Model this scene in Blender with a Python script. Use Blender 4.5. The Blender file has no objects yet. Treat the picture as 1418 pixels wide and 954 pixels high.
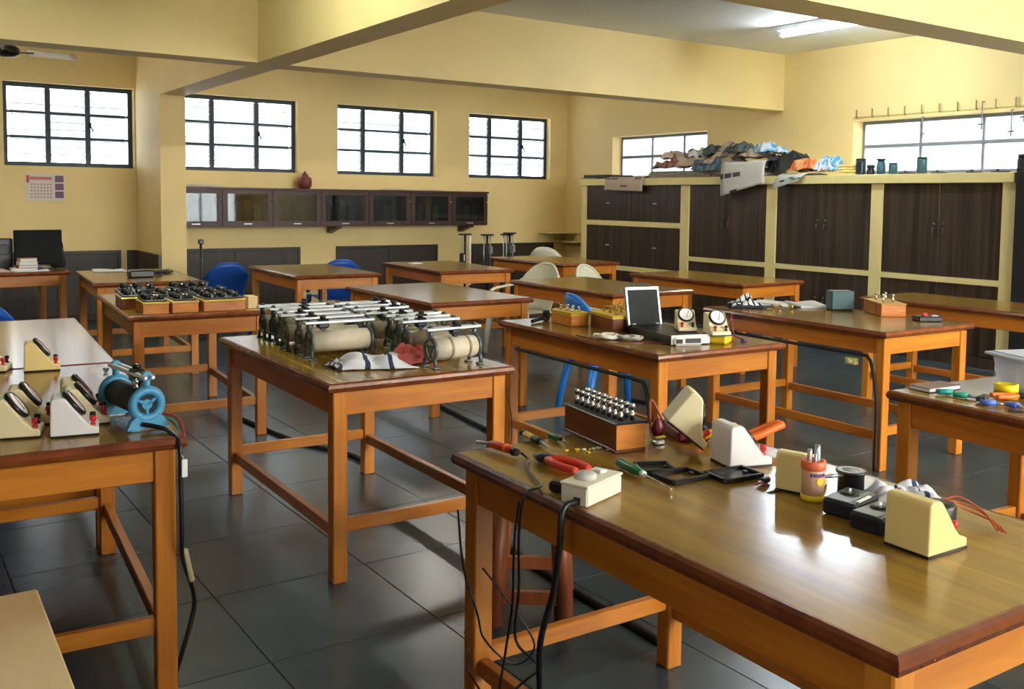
import bpy, bmesh, math, random
from mathutils import Vector, Matrix, noise
random.seed(7)
PI = math.pi
scn = bpy.context.scene
COL = scn.collection

# ------------------------------------------------------------------ camera, world, lights, exposure
cam_d = bpy.data.cameras.new('camera')
cam = bpy.data.objects.new('camera', cam_d)
COL.objects.link(cam)
R_ = Vector((0.8227441, -0.56827586, 0.01243787))
U_ = Vector((0.02858829, 0.06322412, 0.99758981))
F_ = Vector((0.56769258, 0.82040555, -0.06826331))
m = Matrix((R_, U_, -F_)).transposed().to_4x4()
m.translation = Vector((0, 0, 1.4772))
cam.matrix_world = m
cam_d.sensor_fit = 'HORIZONTAL'
cam_d.sensor_width = 36.0
cam_d.lens = 1336.63 / 1418 * 36.0
cam_d.shift_x = (709 - 732.22) / 1418
cam_d.shift_y = (367.3 - 477) / 1418
cam_d.clip_start = 0.05
scn.camera = cam

world = bpy.data.worlds.new('overcast_sky')
scn.world = world
world.use_nodes = True
bg = world.node_tree.nodes['Background']
bg.inputs[0].default_value = (0.93, 0.97, 1.0, 1)
bg.inputs[1].default_value = 5.0

scn.view_settings.view_transform = 'Standard'
scn.view_settings.look = 'None'
scn.view_settings.exposure = 1.55
scn.view_settings.gamma = 1.0
scn.view_settings.use_curve_mapping = False


def portal(loc, rot, sx, sy):
    """guides sky light through a real window opening (adds no light of its own)"""
    d = bpy.data.lights.new('window_portal', 'AREA')
    d.shape = 'RECTANGLE'
    d.size, d.size_y = sx, sy
    d.cycles.is_portal = True
    o = bpy.data.objects.new('window_portal', d)
    o.location = loc
    o.rotation_euler = rot
    COL.objects.link(o)


# ------------------------------------------------------------------ helpers
def lin(c):
    return tuple(((x / 12.92) if x <= 0.04045 else ((x + 0.055) / 1.055) ** 2.4) for x in [v / 255 for v in c])


MATS = {}


def mat(name, col, rough=0.5, metal=0.0, spec=0.5, srgb=True, noise_amt=0.0, noise_scale=8.0, bump=0.0, bump_scale=60.0, coat=0.0):
    if name in MATS:
        return MATS[name]
    M = bpy.data.materials.new(name)
    M.use_nodes = True
    nt = M.node_tree
    b = nt.nodes['Principled BSDF']
    c = lin(col) if srgb else col
    b.inputs['Base Color'].default_value = (*c, 1)
    b.inputs['Roughness'].default_value = rough
    b.inputs['Metallic'].default_value = metal
    b.inputs['Specular IOR Level'].default_value = spec
    b.inputs['Coat Weight'].default_value = coat
    if noise_amt > 0 or bump > 0:
        tc = nt.nodes.new('ShaderNodeTexCoord')
    if noise_amt > 0:
        n = nt.nodes.new('ShaderNodeTexNoise')
        n.inputs['Scale'].default_value = noise_scale
        n.inputs['Detail'].default_value = 4
        nt.links.new(tc.outputs['Object'], n.inputs['Vector'])
        r = nt.nodes.new('ShaderNodeValToRGB')
        r.color_ramp.elements[0].position = 0.3
        r.color_ramp.elements[1].position = 0.7
        r.color_ramp.elements[0].color = (*[x * (1 - noise_amt) for x in c], 1)
        r.color_ramp.elements[1].color = (*[min(1, x * (1 + noise_amt)) for x in c], 1)
        nt.links.new(n.outputs['Fac'], r.inputs['Fac'])
        nt.links.new(r.outputs['Color'], b.inputs['Base Color'])
    if bump > 0:
        n2 = nt.nodes.new('ShaderNodeTexNoise')
        n2.inputs['Scale'].default_value = bump_scale
        nt.links.new(tc.outputs['Object'], n2.inputs['Vector'])
        bp = nt.nodes.new('ShaderNodeBump')
        bp.inputs['Strength'].default_value = bump
        bp.inputs['Distance'].default_value = 0.01
        nt.links.new(n2.outputs['Fac'], bp.inputs['Height'])
        nt.links.new(bp.outputs['Normal'], b.inputs['Normal'])
    MATS[name] = M
    return M


def wood(name, c1, c2, stretch, rough=0.35, scale=6.0, coat=0.0, var=0.12, rough_var=0.0):
    if name in MATS:
        return MATS[name]
    M = bpy.data.materials.new(name)
    M.use_nodes = True
    nt = M.node_tree
    L = nt.links.new
    b = nt.nodes['Principled BSDF']
    b.inputs['Roughness'].default_value = rough
    b.inputs['Coat Weight'].default_value = coat
    tc = nt.nodes.new('ShaderNodeTexCoord')
    oi = nt.nodes.new('ShaderNodeObjectInfo')
    ad = nt.nodes.new('ShaderNodeVectorMath'); ad.operation = 'ADD'
    sc = nt.nodes.new('ShaderNodeVectorMath'); sc.operation = 'SCALE'
    cx = nt.nodes.new('ShaderNodeCombineXYZ')
    for i in range(3):
        L(oi.outputs['Random'], cx.inputs[i])
    L(cx.outputs[0], sc.inputs[0]); sc.inputs['Scale'].default_value = 13.0
    L(tc.outputs['Object'], ad.inputs[0]); L(sc.outputs[0], ad.inputs[1])
    mp = nt.nodes.new('ShaderNodeMapping')
    mp.inputs['Scale'].default_value = stretch
    L(ad.outputs[0], mp.inputs['Vector'])
    n = nt.nodes.new('ShaderNodeTexNoise')
    n.inputs['Scale'].default_value = scale
    n.inputs['Detail'].default_value = 6
    n.inputs['Roughness'].default_value = 0.6
    n.inputs['Distortion'].default_value = 0.6
    L(mp.outputs[0], n.inputs['Vector'])
    r = nt.nodes.new('ShaderNodeValToRGB')
    r.color_ramp.elements[0].position = 0.32
    r.color_ramp.elements[1].position = 0.68
    r.color_ramp.elements[0].color = (*lin(c1), 1)
    r.color_ramp.elements[1].color = (*lin(c2), 1)
    L(n.outputs['Fac'], r.inputs['Fac'])
    hs = nt.nodes.new('ShaderNodeHueSaturation')
    mr = nt.nodes.new('ShaderNodeMapRange')
    mr.inputs['To Min'].default_value = 1 - var
    mr.inputs['To Max'].default_value = 1 + var
    L(oi.outputs['Random'], mr.inputs['Value'])
    L(mr.outputs[0], hs.inputs['Value'])
    L(r.outputs['Color'], hs.inputs['Color'])
    L(hs.outputs['Color'], b.inputs['Base Color'])
    if rough_var:
        n3 = nt.nodes.new('ShaderNodeTexNoise')
        n3.inputs['Scale'].default_value = 3.0
        n3.inputs['Detail'].default_value = 5
        L(ad.outputs[0], n3.inputs['Vector'])
        m3 = nt.nodes.new('ShaderNodeMapRange')
        m3.inputs['From Min'].default_value = 0.35
        m3.inputs['From Max'].default_value = 0.65
        m3.inputs['To Min'].default_value = rough
        m3.inputs['To Max'].default_value = rough + rough_var
        L(n3.outputs['Fac'], m3.inputs['Value'])
        L(m3.outputs[0], b.inputs['Roughness'])
    MATS[name] = M
    return M


def glass(name, tint=(0.95, 0.97, 0.98), gloss=0.08, milk=0.0, milkcol=(0.9, 0.93, 0.95)):
    """thin sheet glass: see-through, with a reflection and optional frosting"""
    if name in MATS:
        return MATS[name]
    M = bpy.data.materials.new(name)
    M.use_nodes = True
    nt = M.node_tree
    L = nt.links.new
    nt.nodes.remove(nt.nodes['Principled BSDF'])
    out = nt.nodes['Material Output']
    t = nt.nodes.new('ShaderNodeBsdfTransparent'); t.inputs[0].default_value = (*tint, 1)
    g = nt.nodes.new('ShaderNodeBsdfGlossy'); g.inputs['Roughness'].default_value = 0.03
    fr = nt.nodes.new('ShaderNodeFresnel'); fr.inputs['IOR'].default_value = 1.5
    mx = nt.nodes.new('ShaderNodeMixShader')
    L(fr.outputs[0], mx.inputs[0]); L(t.outputs[0], mx.inputs[1]); L(g.outputs[0], mx.inputs[2])
    last = mx
    if milk > 0:
        d = nt.nodes.new('ShaderNodeBsdfTranslucent'); d.inputs[0].default_value = (*milkcol, 1)
        m2 = nt.nodes.new('ShaderNodeMixShader'); m2.inputs[0].default_value = milk
        L(mx.outputs[0], m2.inputs[1]); L(d.outputs[0], m2.inputs[2])
        last = m2
    L(last.outputs[0], out.inputs[0])
    MATS[name] = M
    return M


def emit(name, col, strength):
    M = bpy.data.materials.new(name)
    M.use_nodes = True
    b = M.node_tree.nodes['Principled BSDF']
    b.inputs['Emission Color'].default_value = (*col, 1)
    b.inputs['Emission Strength'].default_value = strength
    return M


class MB:
    """collects shapes into one mesh"""

    def __init__(s):
        s.v = []; s.f = []; s.sm = []

    def _add(s, vs, fs, smooth=False):
        n = len(s.v)
        s.v += [tuple(p) for p in vs]
        s.f += [tuple(i + n for i in f) for f in fs]
        s.sm += [smooth] * len(fs)
        return s

    def box(s, c, size, rz=0.0, bev=0.0, rx=0.0, ry=0.0):
        hx, hy, hz = [d / 2 for d in size]
        M = Matrix.Rotation(rz, 3, 'Z') @ Matrix.Rotation(ry, 3, 'Y') @ Matrix.Rotation(rx, 3, 'X')
        c = Vector(c)
        b = min(bev, hx * .9, hy * .9, hz * .9)
        if b <= 0:
            vs = [c + M @ Vector((x * hx, y * hy, z * hz)) for z in (-1, 1) for x, y in ((-1, -1), (1, -1), (1, 1), (-1, 1))]
            return s._add(vs, [(3, 2, 1, 0), (4, 5, 6, 7), (0, 1, 5, 4), (1, 2, 6, 5), (2, 3, 7, 6), (3, 0, 4, 7)])
        # chamfered box: 24 verts
        vs = []
        idx = {}
        for sx in (-1, 1):
            for sy in (-1, 1):
                for sz in (-1, 1):
                    for ax in range(3):
                        p = [sx * hx, sy * hy, sz * hz]
                        sg = (sx, sy, sz)
                        for k in range(3):
                            if k != ax:
                                p[k] -= sg[k] * b
                        idx[(sx, sy, sz, ax)] = len(vs)
                        vs.append(c + M @ Vector(p))
        fs = []
        for ax in range(3):
            a2, a3 = (ax + 1) % 3, (ax + 2) % 3
            for sg in (-1, 1):
                q = []
                for u, w in ((-1, -1), (1, -1), (1, 1), (-1, 1)):
                    k = [0, 0, 0]; k[ax] = sg; k[a2] = u; k[a3] = w
                    q.append(idx[(*k, ax)])
                fs.append(tuple(q) if sg > 0 else tuple(reversed(q)))
        for ax in range(3):  # edges along ax
            a2, a3 = (ax + 1) % 3, (ax + 2) % 3
            for u in (-1, 1):
                for w in (-1, 1):
                    k0 = [0, 0, 0]; k0[ax] = -1; k0[a2] = u; k0[a3] = w
                    k1 = list(k0); k1[ax] = 1
                    q = [idx[(*k0, a2)], idx[(*k1, a2)], idx[(*k1, a3)], idx[(*k0, a3)]]
                    fs.append(tuple(q) if u * w < 0 else tuple(reversed(q)))
        for sx in (-1, 1):
            for sy in (-1, 1):
                for sz in (-1, 1):
                    q = [idx[(sx, sy, sz, a)] for a in range(3)]
                    fs.append(tuple(q) if sx * sy * sz > 0 else tuple(reversed(q)))
        return s._add(vs, fs)

    def bb(s, x0, x1, y0, y1, z0, z1, bev=0.0):
        return s.box(((x0 + x1) / 2, (y0 + y1) / 2, (z0 + z1) / 2), (abs(x1 - x0), abs(y1 - y0), abs(z1 - z0)), 0, bev)

    def tube(s, pts, r, n=8, closed=False, caps=True, flat=1.0):
        pts = [Vector(p) for p in pts]
        rs = r if isinstance(r, (list, tuple)) else [r] * len(pts)
        N = len(pts)
        rings = []
        up = Vector((0, 0, 1))
        prev = None
        for i, p in enumerate(pts):
            if closed:
                t = pts[(i + 1) % N] - pts[i - 1]
            else:
                t = pts[min(i + 1, N - 1)] - pts[max(i - 1, 0)]
            t.normalize()
            if prev is None:
                a = up if abs(t.z) < 0.9 else Vector((1, 0, 0))
                u = t.cross(a).normalized()
            else:
                u = (prev - t * prev.dot(t))
                u = u.normalized() if u.length > 1e-6 else t.cross(up).normalized()
            prev = u
            w = t.cross(u)
            rings.append([p + (u * math.cos(2 * PI * k / n) + w * flat * math.sin(2 * PI * k / n)) * rs[i] for k in range(n)])
        vs = [q for rg in rings for q in rg]
        fs = []
        M = N if closed else N - 1
        for i in range(M):
            j = (i + 1) % N
            for k in range(n):
                k2 = (k + 1) % n
                fs.append((i * n + k, i * n + k2, j * n + k2, j * n + k))
        s._add(vs, fs, True)
        if caps and not closed:
            base = len(s.v) - len(vs)
            s.f.append(tuple(base + k for k in reversed(range(n)))); s.sm.append(False)
            s.f.append(tuple(base + (N - 1) * n + k for k in range(n))); s.sm.append(False)
        return s

    def cyl(s, p0, p1, r0, r1=None, n=16):
        return s.tube([p0, p1], [r0, r0 if r1 is None else r1], n)

    def lathe(s, prof, n=20, c=(0, 0, 0), smooth=True, M=None):
        """prof: list of (r, z) bottom to top"""
        c = Vector(c)
        M = M or Matrix.Identity(3)
        vs = []
        for r, z in prof:
            for k in range(n):
                a = 2 * PI * k / n
                vs.append(c + M @ Vector((r * math.cos(a), r * math.sin(a), z)))
        fs = []
        for i in range(len(prof) - 1):
            for k in range(n):
                k2 = (k + 1) % n
                fs.append((i * n + k, i * n + k2, (i + 1) * n + k2, (i + 1) * n + k))
        s._add(vs, fs, smooth)
        b = len(s.v) - len(vs)
        if prof[0][0] > 1e-4:
            s.f.append(tuple(b + k for k in reversed(range(n)))); s.sm.append(False)
        if prof[-1][0] > 1e-4:
            s.f.append(tuple(b + (len(prof) - 1) * n + k for k in range(n))); s.sm.append(False)
        return s

    def prism(s, poly, axis, a, b):
        """poly in the plane across axis (axis y: (x,z); axis x: (y,z); axis z: (x,y))"""
        def P(q, h):
            return {'x': (h, q[0], q[1]), 'y': (q[0], h, q[1]), 'z': (q[0], q[1], h)}[axis]
        n = len(poly)
        vs = [P(q, a) for q in poly] + [P(q, b) for q in poly]
        fs = [tuple(range(n)), tuple(reversed(range(n, 2 * n)))]
        fs += [(i, i + n, (i + 1) % n + n, (i + 1) % n) for i in range(n)]
        return s._add(vs, fs)

    def torus(s, c, R, r, M=None, n=24, k=8, arc=2 * PI):
        M = M or Matrix.Identity(3)
        c = Vector(c)
        closed = arc > 6.2
        pts = [c + M @ Vector((R * math.cos(arc * i / n), R * math.sin(arc * i / n), 0)) for i in range(n if closed else n + 1)]
        return s.tube(pts, r, k, closed=closed)

    def grid(s, fn, nu, nv, thick=0.0):
        vs = [Vector(fn(i / nu, j / nv)) for i in range(nu + 1) for j in range(nv + 1)]
        fs = [(i * (nv + 1) + j, (i + 1) * (nv + 1) + j, (i + 1) * (nv + 1) + j + 1, i * (nv + 1) + j + 1) for i in range(nu) for j in range(nv)]
        if thick > 0:
            # normals by averaging
            nm = [Vector() for _ in vs]
            for f in fs:
                k = (vs[f[1]] - vs[f[0]]).cross(vs[f[3]] - vs[f[0]])
                for i in f:
                    nm[i] += k
            n0 = len(vs)
            lower = [v - (nm[i].normalized() if nm[i].length > 0 else Vector((0, 0, 1))) * thick for i, v in enumerate(vs)]
            bf = [tuple(reversed([i + n0 for i in f])) for f in fs]
            edge = [i * (nv + 1) for i in range(nu)] + [nu * (nv + 1) + j for j in range(nv)] + [i * (nv + 1) + nv for i in range(nu, 0, -1)] + [j for j in range(nv, 0, -1)]
            ef = [(edge[(q + 1) % len(edge)], edge[q], edge[q] + n0, edge[(q + 1) % len(edge)] + n0) for q in range(len(edge))]
            return s._add(vs + lower, fs + bf + ef, True)
        return s._add(vs, fs, True)

    def obj(s, name, m, parent=None, loc=(0, 0, 0), rz=0.0, fix=True):
        me = bpy.data.meshes.new(name)
        me.from_pydata(s.v, [], s.f)
        me.polygons.foreach_set('use_smooth', s.sm)
        if fix:
            bm = bmesh.new(); bm.from_mesh(me)
            bmesh.ops.recalc_face_normals(bm, faces=bm.faces)
            bm.to_mesh(me); bm.free()
        me.materials.append(m)
        o = bpy.data.objects.new(name, me)
        COL.objects.link(o)
        o.location = loc
        o.rotation_euler = (0, 0, rz)
        if parent:
            o.parent = parent
        return o


def tag(o, label, cat, group=None):
    o['label'] = label
    o['category'] = cat
    if group:
        o['group'] = group
    return o


def thing(name, label, cat, loc=(0, 0, 0), rz=0.0, group=None, rx=0.0, ry=0.0):
    o = bpy.data.objects.new(name, None)
    o.empty_display_size = 0.1
    COL.objects.link(o)
    o.location = loc
    o.rotation_euler = (rx, ry, rz)
    return tag(o, label, cat, group)


def struct(o):
    o['kind'] = 'structure'
    return o


def dup(root, loc, rz, label, group=None, rx=0.0, ry=0.0):
    r = root.copy(); COL.objects.link(r)
    r.location = loc; r.rotation_euler = (rx, ry, rz)
    r['label'] = label
    if group:
        r['group'] = group
    for ch in list(root.children):
        c = ch.copy(); COL.objects.link(c); c.parent = r
        for g in ch.children:
            d = g.copy(); COL.objects.link(d); d.parent = c
    return r


def bez(p0, p1, p2, p3, n=14):
    P = [Vector(p) for p in (p0, p1, p2, p3)]
    return [P[0] * (1 - t) ** 3 + P[1] * 3 * t * (1 - t) ** 2 + P[2] * 3 * t * t * (1 - t) + P[3] * t ** 3 for t in [i / n for i in range(n + 1)]]


def spline(pts, n=6):
    """Catmull-Rom through points"""
    P = [Vector(p) for p in pts]
    P = [P[0] * 2 - P[1]] + P + [P[-1] * 2 - P[-2]]
    out = []
    for i in range(1, len(P) - 2):
        a, b, c, d = P[i - 1:i + 3]
        for k in range(n):
            t = k / n
            out.append(0.5 * ((2 * b) + (c - a) * t + (2 * a - 5 * b + 4 * c - d) * t * t + (3 * b - a - 3 * c + d) * t ** 3))
    out.append(P[-2])
    return out

#@@MATERIALS
# ------------------------------------------------------------------ materials
M_wall = mat('wall_paint', (236, 211, 147), 0.6, noise_amt=0.04, noise_scale=1.5, bump=0.04, bump_scale=90)
M_ceil = mat('ceiling_paint', (232, 234, 234), 0.8, noise_amt=0.03, noise_scale=2)
M_cream = mat('cream_paint', (230, 214, 150), 0.45, noise_amt=0.04, noise_scale=4)
M_walnut = wood('dark_walnut_laminate', (26, 20, 16), (72, 57, 44), (1, 3.5, 0.10), 0.38, 5.0, var=0.1)
M_walnutx = wood('dark_walnut_laminate_back', (26, 21, 17), (54, 44, 34), (4, 1, 0.12), 0.5, 5.0, var=0.1)
M_leg = wood('varnished_teak', (182, 104, 28), (212, 136, 44), (5, 5, 0.4), 0.32, 4.0, var=0.1)
M_rail = wood('varnished_teak_rail', (180, 104, 28), (210, 134, 42), (0.5, 5, 5), 0.32, 4.0, var=0.1)
M_raily = wood('varnished_teak_long_rail', (174, 96, 26), (204, 126, 40), (5, 0.5, 5), 0.32, 4.0, var=0.1)
M_top = wood('brown_laminate', (126, 93, 31), (164, 126, 46), (5, 0.35, 2), 0.18, 3.0, var=0.1)
M_mould = wood('red_brown_moulding', (98, 46, 22), (132, 66, 32), (4, 4, 4), 0.18, 3.0, var=0.08)
M_steel = mat('window_steel', (42, 56, 66), 0.5)
M_winglass = glass('louvre_glass', (0.36, 0.375, 0.39), milk=0.45, milkcol=(0.5, 0.53, 0.56))
M_glassedge = mat('ground_glass_edge', (70, 84, 90), 0.5)
M_grey_frame = mat('grey_window_bar', (120, 125, 135), 0.5)
M_redwood = wood('mahogany', (42, 17, 12), (66, 28, 19), (0.6, 3, 3), 0.45, 4.0)
M_cabglass = glass('cabinet_glass', (0.6, 0.63, 0.6))
M_chrome = mat('chrome', (215, 220, 225), 0.18, 1.0)
M_silver = mat('dull_silver', (190, 195, 198), 0.35, 0.9)
M_brass = mat('brass', (200, 160, 70), 0.3, 0.9)
M_black = mat('black_plastic', (20, 20, 22), 0.35)
M_blackm = mat('black_matte', (22, 22, 23), 0.7)
M_dark = mat('dark_grey', (48, 52, 56), 0.45)
M_ivory = mat('ivory_plastic', (238, 222, 176), 0.45, noise_amt=0.02)
M_cream_pl = mat('cream_plastic', (232, 205, 128), 0.5)
M_white_pl = mat('white_plastic', (236, 232, 226), 0.4)
M_white = mat('white_enamel', (240, 240, 238), 0.5)
M_red = mat('red_plastic', (200, 30, 40), 0.35)
M_redgrip = mat('red_rubber', (224, 66, 50), 0.45)
M_orange = mat('orange_plastic', (240, 112, 32), 0.4)
M_yellow = mat('yellow_plastic', (236, 200, 30), 0.4)
M_green = mat('green_plastic', (10, 120, 70), 0.3)
M_teal = mat('teal_plastic', (40, 160, 145), 0.4)
M_blue = mat('blue_plastic', (16, 76, 168), 0.35)
M_bluelite = mat('bright_blue_plastic', (30, 120, 210), 0.35)
M_bluemetal = mat('blue_painted_metal', (70, 150, 190), 0.4)
M_tealmetal = mat('teal_painted_metal', (36, 74, 80), 0.45)
M_chairw = mat('white_chair_plastic', (222, 220, 200), 0.35)
M_ceramic = mat('ceramic_tube', (214, 202, 176), 0.5, noise_amt=0.05, noise_scale=30)
M_wound = mat('wound_wire', (150, 140, 118), 0.45, 0.3, noise_amt=0.1, noise_scale=60)
M_boxwood = wood('resistance_box_wood', (176, 96, 36), (214, 140, 64), (1, 4, 4), 0.4, 5.0)
M_boxwood_dark = wood('dark_box_wood', (92, 44, 22), (128, 66, 34), (4, 1, 4), 0.3, 5.0)
M_paper = mat('white_paper', (232, 232, 230), 0.7)
M_ply = wood('pale_plywood', (232, 198, 142), (242, 212, 160), (4, 1, 1), 0.55, 3.0)
M_brownbook = mat('brown_cover', (120, 88, 76), 0.6)
M_copper = mat('orange_wire', (196, 88, 44), 0.45)
M_stone = None


def m_tile():
    M = bpy.data.materials.new('slate_tile')
    M.use_nodes = True
    nt = M.node_tree
    L = nt.links.new
    b = nt.nodes['Principled BSDF']
    tc = nt.nodes.new('ShaderNodeTexCoord')
    ge = nt.nodes.new('ShaderNodeNewGeometry')
    oi = nt.nodes.new('ShaderNodeObjectInfo')
    n = nt.nodes.new('ShaderNodeTexNoise'); n.inputs['Scale'].default_value = 1.4; n.inputs['Detail'].default_value = 3; n.inputs['Roughness'].default_value = 0.5
    L(ge.outputs['Position'], n.inputs['Vector'])
    r = nt.nodes.new('ShaderNodeValToRGB')
    r.color_ramp.elements[0].position = 0.3; r.color_ramp.elements[0].color = (*lin((50, 62, 67)), 1)
    r.color_ramp.elements[1].position = 0.75; r.color_ramp.elements[1].color = (*lin((68, 81, 87)), 1)
    L(n.outputs['Fac'], r.inputs['Fac'])
    hs = nt.nodes.new('ShaderNodeHueSaturation')
    mr = nt.nodes.new('ShaderNodeMapRange'); mr.inputs['To Min'].default_value = 0.8; mr.inputs['To Max'].default_value = 1.2
    L(oi.outputs['Random'], mr.inputs['Value']); L(mr.outputs[0], hs.inputs['Value']); L(r.outputs['Color'], hs.inputs['Color'])
    L(hs.outputs['Color'], b.inputs['Base Color'])
    b.inputs['Roughness'].default_value = 0.27
    return M


def m_print(name, base, ink, scale, thr=0.55, tint=None, lines=True):
    """newsprint: fine rows of grey text in columns, with a few picture blocks"""
    M = bpy.data.materials.new(name)
    M.use_nodes = True
    nt = M.node_tree
    L = nt.links.new
    b = nt.nodes['Principled BSDF']
    b.inputs['Roughness'].default_value = 0.8
    at = nt.nodes.new('ShaderNodeAttribute'); at.attribute_name = 'weave'
    mp = nt.nodes.new('ShaderNodeMapping'); mp.inputs['Scale'].default_value = (4, 5, 1)
    mp.inputs['Location'].default_value = (scale * 1.37, scale * .71, 0)
    L(at.outputs['Vector'], mp.inputs['Vector'])
    br = nt.nodes.new('ShaderNodeTexBrick')
    br.offset = 0.37
    br.inputs['Color1'].default_value = (0, 0, 0, 1); br.inputs['Color2'].default_value = (1, 1, 1, 1); br.inputs['Mortar'].default_value = (0, 0, 0, 1)
    br.inputs['Scale'].default_value = 1.0; br.inputs['Mortar Size'].default_value = 0.06; br.inputs['Brick Width'].default_value = 0.8; br.inputs['Row Height'].default_value = 0.6
    L(mp.outputs[0], br.inputs['Vector'])
    gt = nt.nodes.new('ShaderNodeMath'); gt.operation = 'GREATER_THAN'; gt.inputs[1].default_value = thr
    sc = nt.nodes.new('ShaderNodeSeparateColor'); L(br.outputs['Color'], sc.inputs[0]); L(sc.outputs[0], gt.inputs[0])
    wv = nt.nodes.new('ShaderNodeTexWave'); wv.bands_direction = 'Y'; wv.inputs['Scale'].default_value = 11; wv.inputs['Distortion'].default_value = 4.0; wv.inputs['Detail Scale'].default_value = 3.0
    L(at.outputs['Vector'], wv.inputs['Vector'])
    mr = nt.nodes.new('ShaderNodeMapRange'); mr.inputs['To Max'].default_value = 0.38
    L(wv.outputs['Fac'], mr.inputs['Value'])
    m1 = nt.nodes.new('ShaderNodeMix'); m1.data_type = 'RGBA'
    m1.inputs[6].default_value = (*lin(base), 1); m1.inputs[7].default_value = (*lin(ink), 1)
    L(mr.outputs[0], m1.inputs[0])
    m2 = nt.nodes.new('ShaderNodeMix'); m2.data_type = 'RGBA'
    m2.inputs[7].default_value = (*lin(tint or ink), 1)
    L(m1.outputs[2], m2.inputs[6]); L(gt.outputs[0], m2.inputs[0])
    L(m2.outputs[2], b.inputs['Base Color'])
    return M


def m_stripe(name, base, dark, period, axis=0, width=0.3, check=False):
    """woven towel stripes"""
    M = bpy.data.materials.new(name)
    M.use_nodes = True
    nt = M.node_tree
    L = nt.links.new
    b = nt.nodes['Principled BSDF']
    b.inputs['Roughness'].default_value = 0.9
    at = nt.nodes.new('ShaderNodeAttribute'); at.attribute_name = 'weave'
    sp = nt.nodes.new('ShaderNodeSeparateXYZ'); L(at.outputs['Vector'], sp.inputs[0])
    def stripe(k, per):
        mu = nt.nodes.new('ShaderNodeMath'); mu.operation = 'MULTIPLY'; mu.inputs[1].default_value = per
        L(sp.outputs[k], mu.inputs[0])
        fr = nt.nodes.new('ShaderNodeMath'); fr.operation = 'FRACT'; L(mu.outputs[0], fr.inputs[0])
        lt = nt.nodes.new('ShaderNodeMath'); lt.operation = 'LESS_THAN'; lt.inputs[1].default_value = width
        L(fr.outputs[0], lt.inputs[0])
        return lt.outputs[0]
    a = stripe(axis, period)
    if check:
        c = stripe(1 - axis, period * 0.5)
        mx = nt.nodes.new('ShaderNodeMath'); mx.operation = 'MAXIMUM'; L(a, mx.inputs[0]); L(c, mx.inputs[1]); a = mx.outputs[0]
    m1 = nt.nodes.new('ShaderNodeMix'); m1.data_type = 'RGBA'
    m1.inputs[6].default_value = (*lin(base), 1); m1.inputs[7].default_value = (*lin(dark), 1)
    L(a, m1.inputs[0]); L(m1.outputs[2], b.inputs['Base Color'])
    return M


#@@ROOM
# ------------------------------------------------------------------ room shell
YB, XR, XC, ZC = 12.199, 9.141, 8.284, 3.235
XL, YF = -1.5, -3.2
ZB = 2.571
T = 0.24


def wall_with_openings(name, axis, pos, out, a0, a1, holes):
    """wall slab in plane axis=pos, thickness T outwards (sign out), spanning a0..a1, z 0..ZC, rectangular holes (h0,h1,z0,z1)"""
    mb = MB()
    cuts = sorted(set([a0, a1] + [h for q in holes for h in q[:2]]))
    for c0, c1 in zip(cuts, cuts[1:]):
        mid = (c0 + c1) / 2
        zs = [(0, ZC + 0.1)]
        for h0, h1, z0, z1 in holes:
            if h0 < mid < h1:
                new = []
                for s0, s1 in zs:
                    if z0 > s0: new.append((s0, min(z0, s1)))
                    if z1 < s1: new.append((max(z1, s0), s1))
                zs = new
        for s0, s1 in zs:
            p0, p1 = (pos, pos + T * out) if out > 0 else (pos - T, pos)
            if axis == 'y':
                mb.bb(c0, c1, p0, p1, s0, s1)
            else:
                mb.bb(p0, p1, c0, c1, s0, s1)
    return struct(mb.obj(name, M_wall))


WZ0, WZ1 = 1.784, 2.722
bw = [(1.328, 2.704, (1.79, 2.213)), (3.24, 4.736, (3.65, 4.222)), (5.292, 6.81, (5.712, 6.304)), (7.354, 8.818, (7.767, 8.327))]
wall_with_openings('wall_back', 'y', YB, 1, XL - T, XR + T, [(a, b, WZ0, WZ1) for a, b, _ in bw])
rw = [(9.142, 11.08, 1.80, 2.405), (3.2, 6.878, 1.80, 2.39)]
wall_with_openings('wall_right', 'x', XR, 1, YF - T, YB + T, rw)
fw = [(1.9, 3.9, 0.7, 2.9), (4.3, 6.3, 0.7, 2.9), (6.7, 8.7, 0.7, 2.9)]
wall_with_openings('wall_front', 'y', YF, -1, XL - T, XR + T, fw)
lw = [(-1.4, -0.2, 1.2, 2.2)]
wall_with_openings('wall_left', 'x', XL, -1, YF - T, YB + T, lw)
struct(MB().bb(XL - T, XR + T, YF - T, YB + T, ZC, ZC + 0.15).obj('ceiling', M_ceil))
floor = struct(MB().bb(XL - T, XR + T, YF - T, YB + T, -0.15, -0.004).obj('floor', mat('floor_grout', (50, 56, 58), 0.7)))

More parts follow.
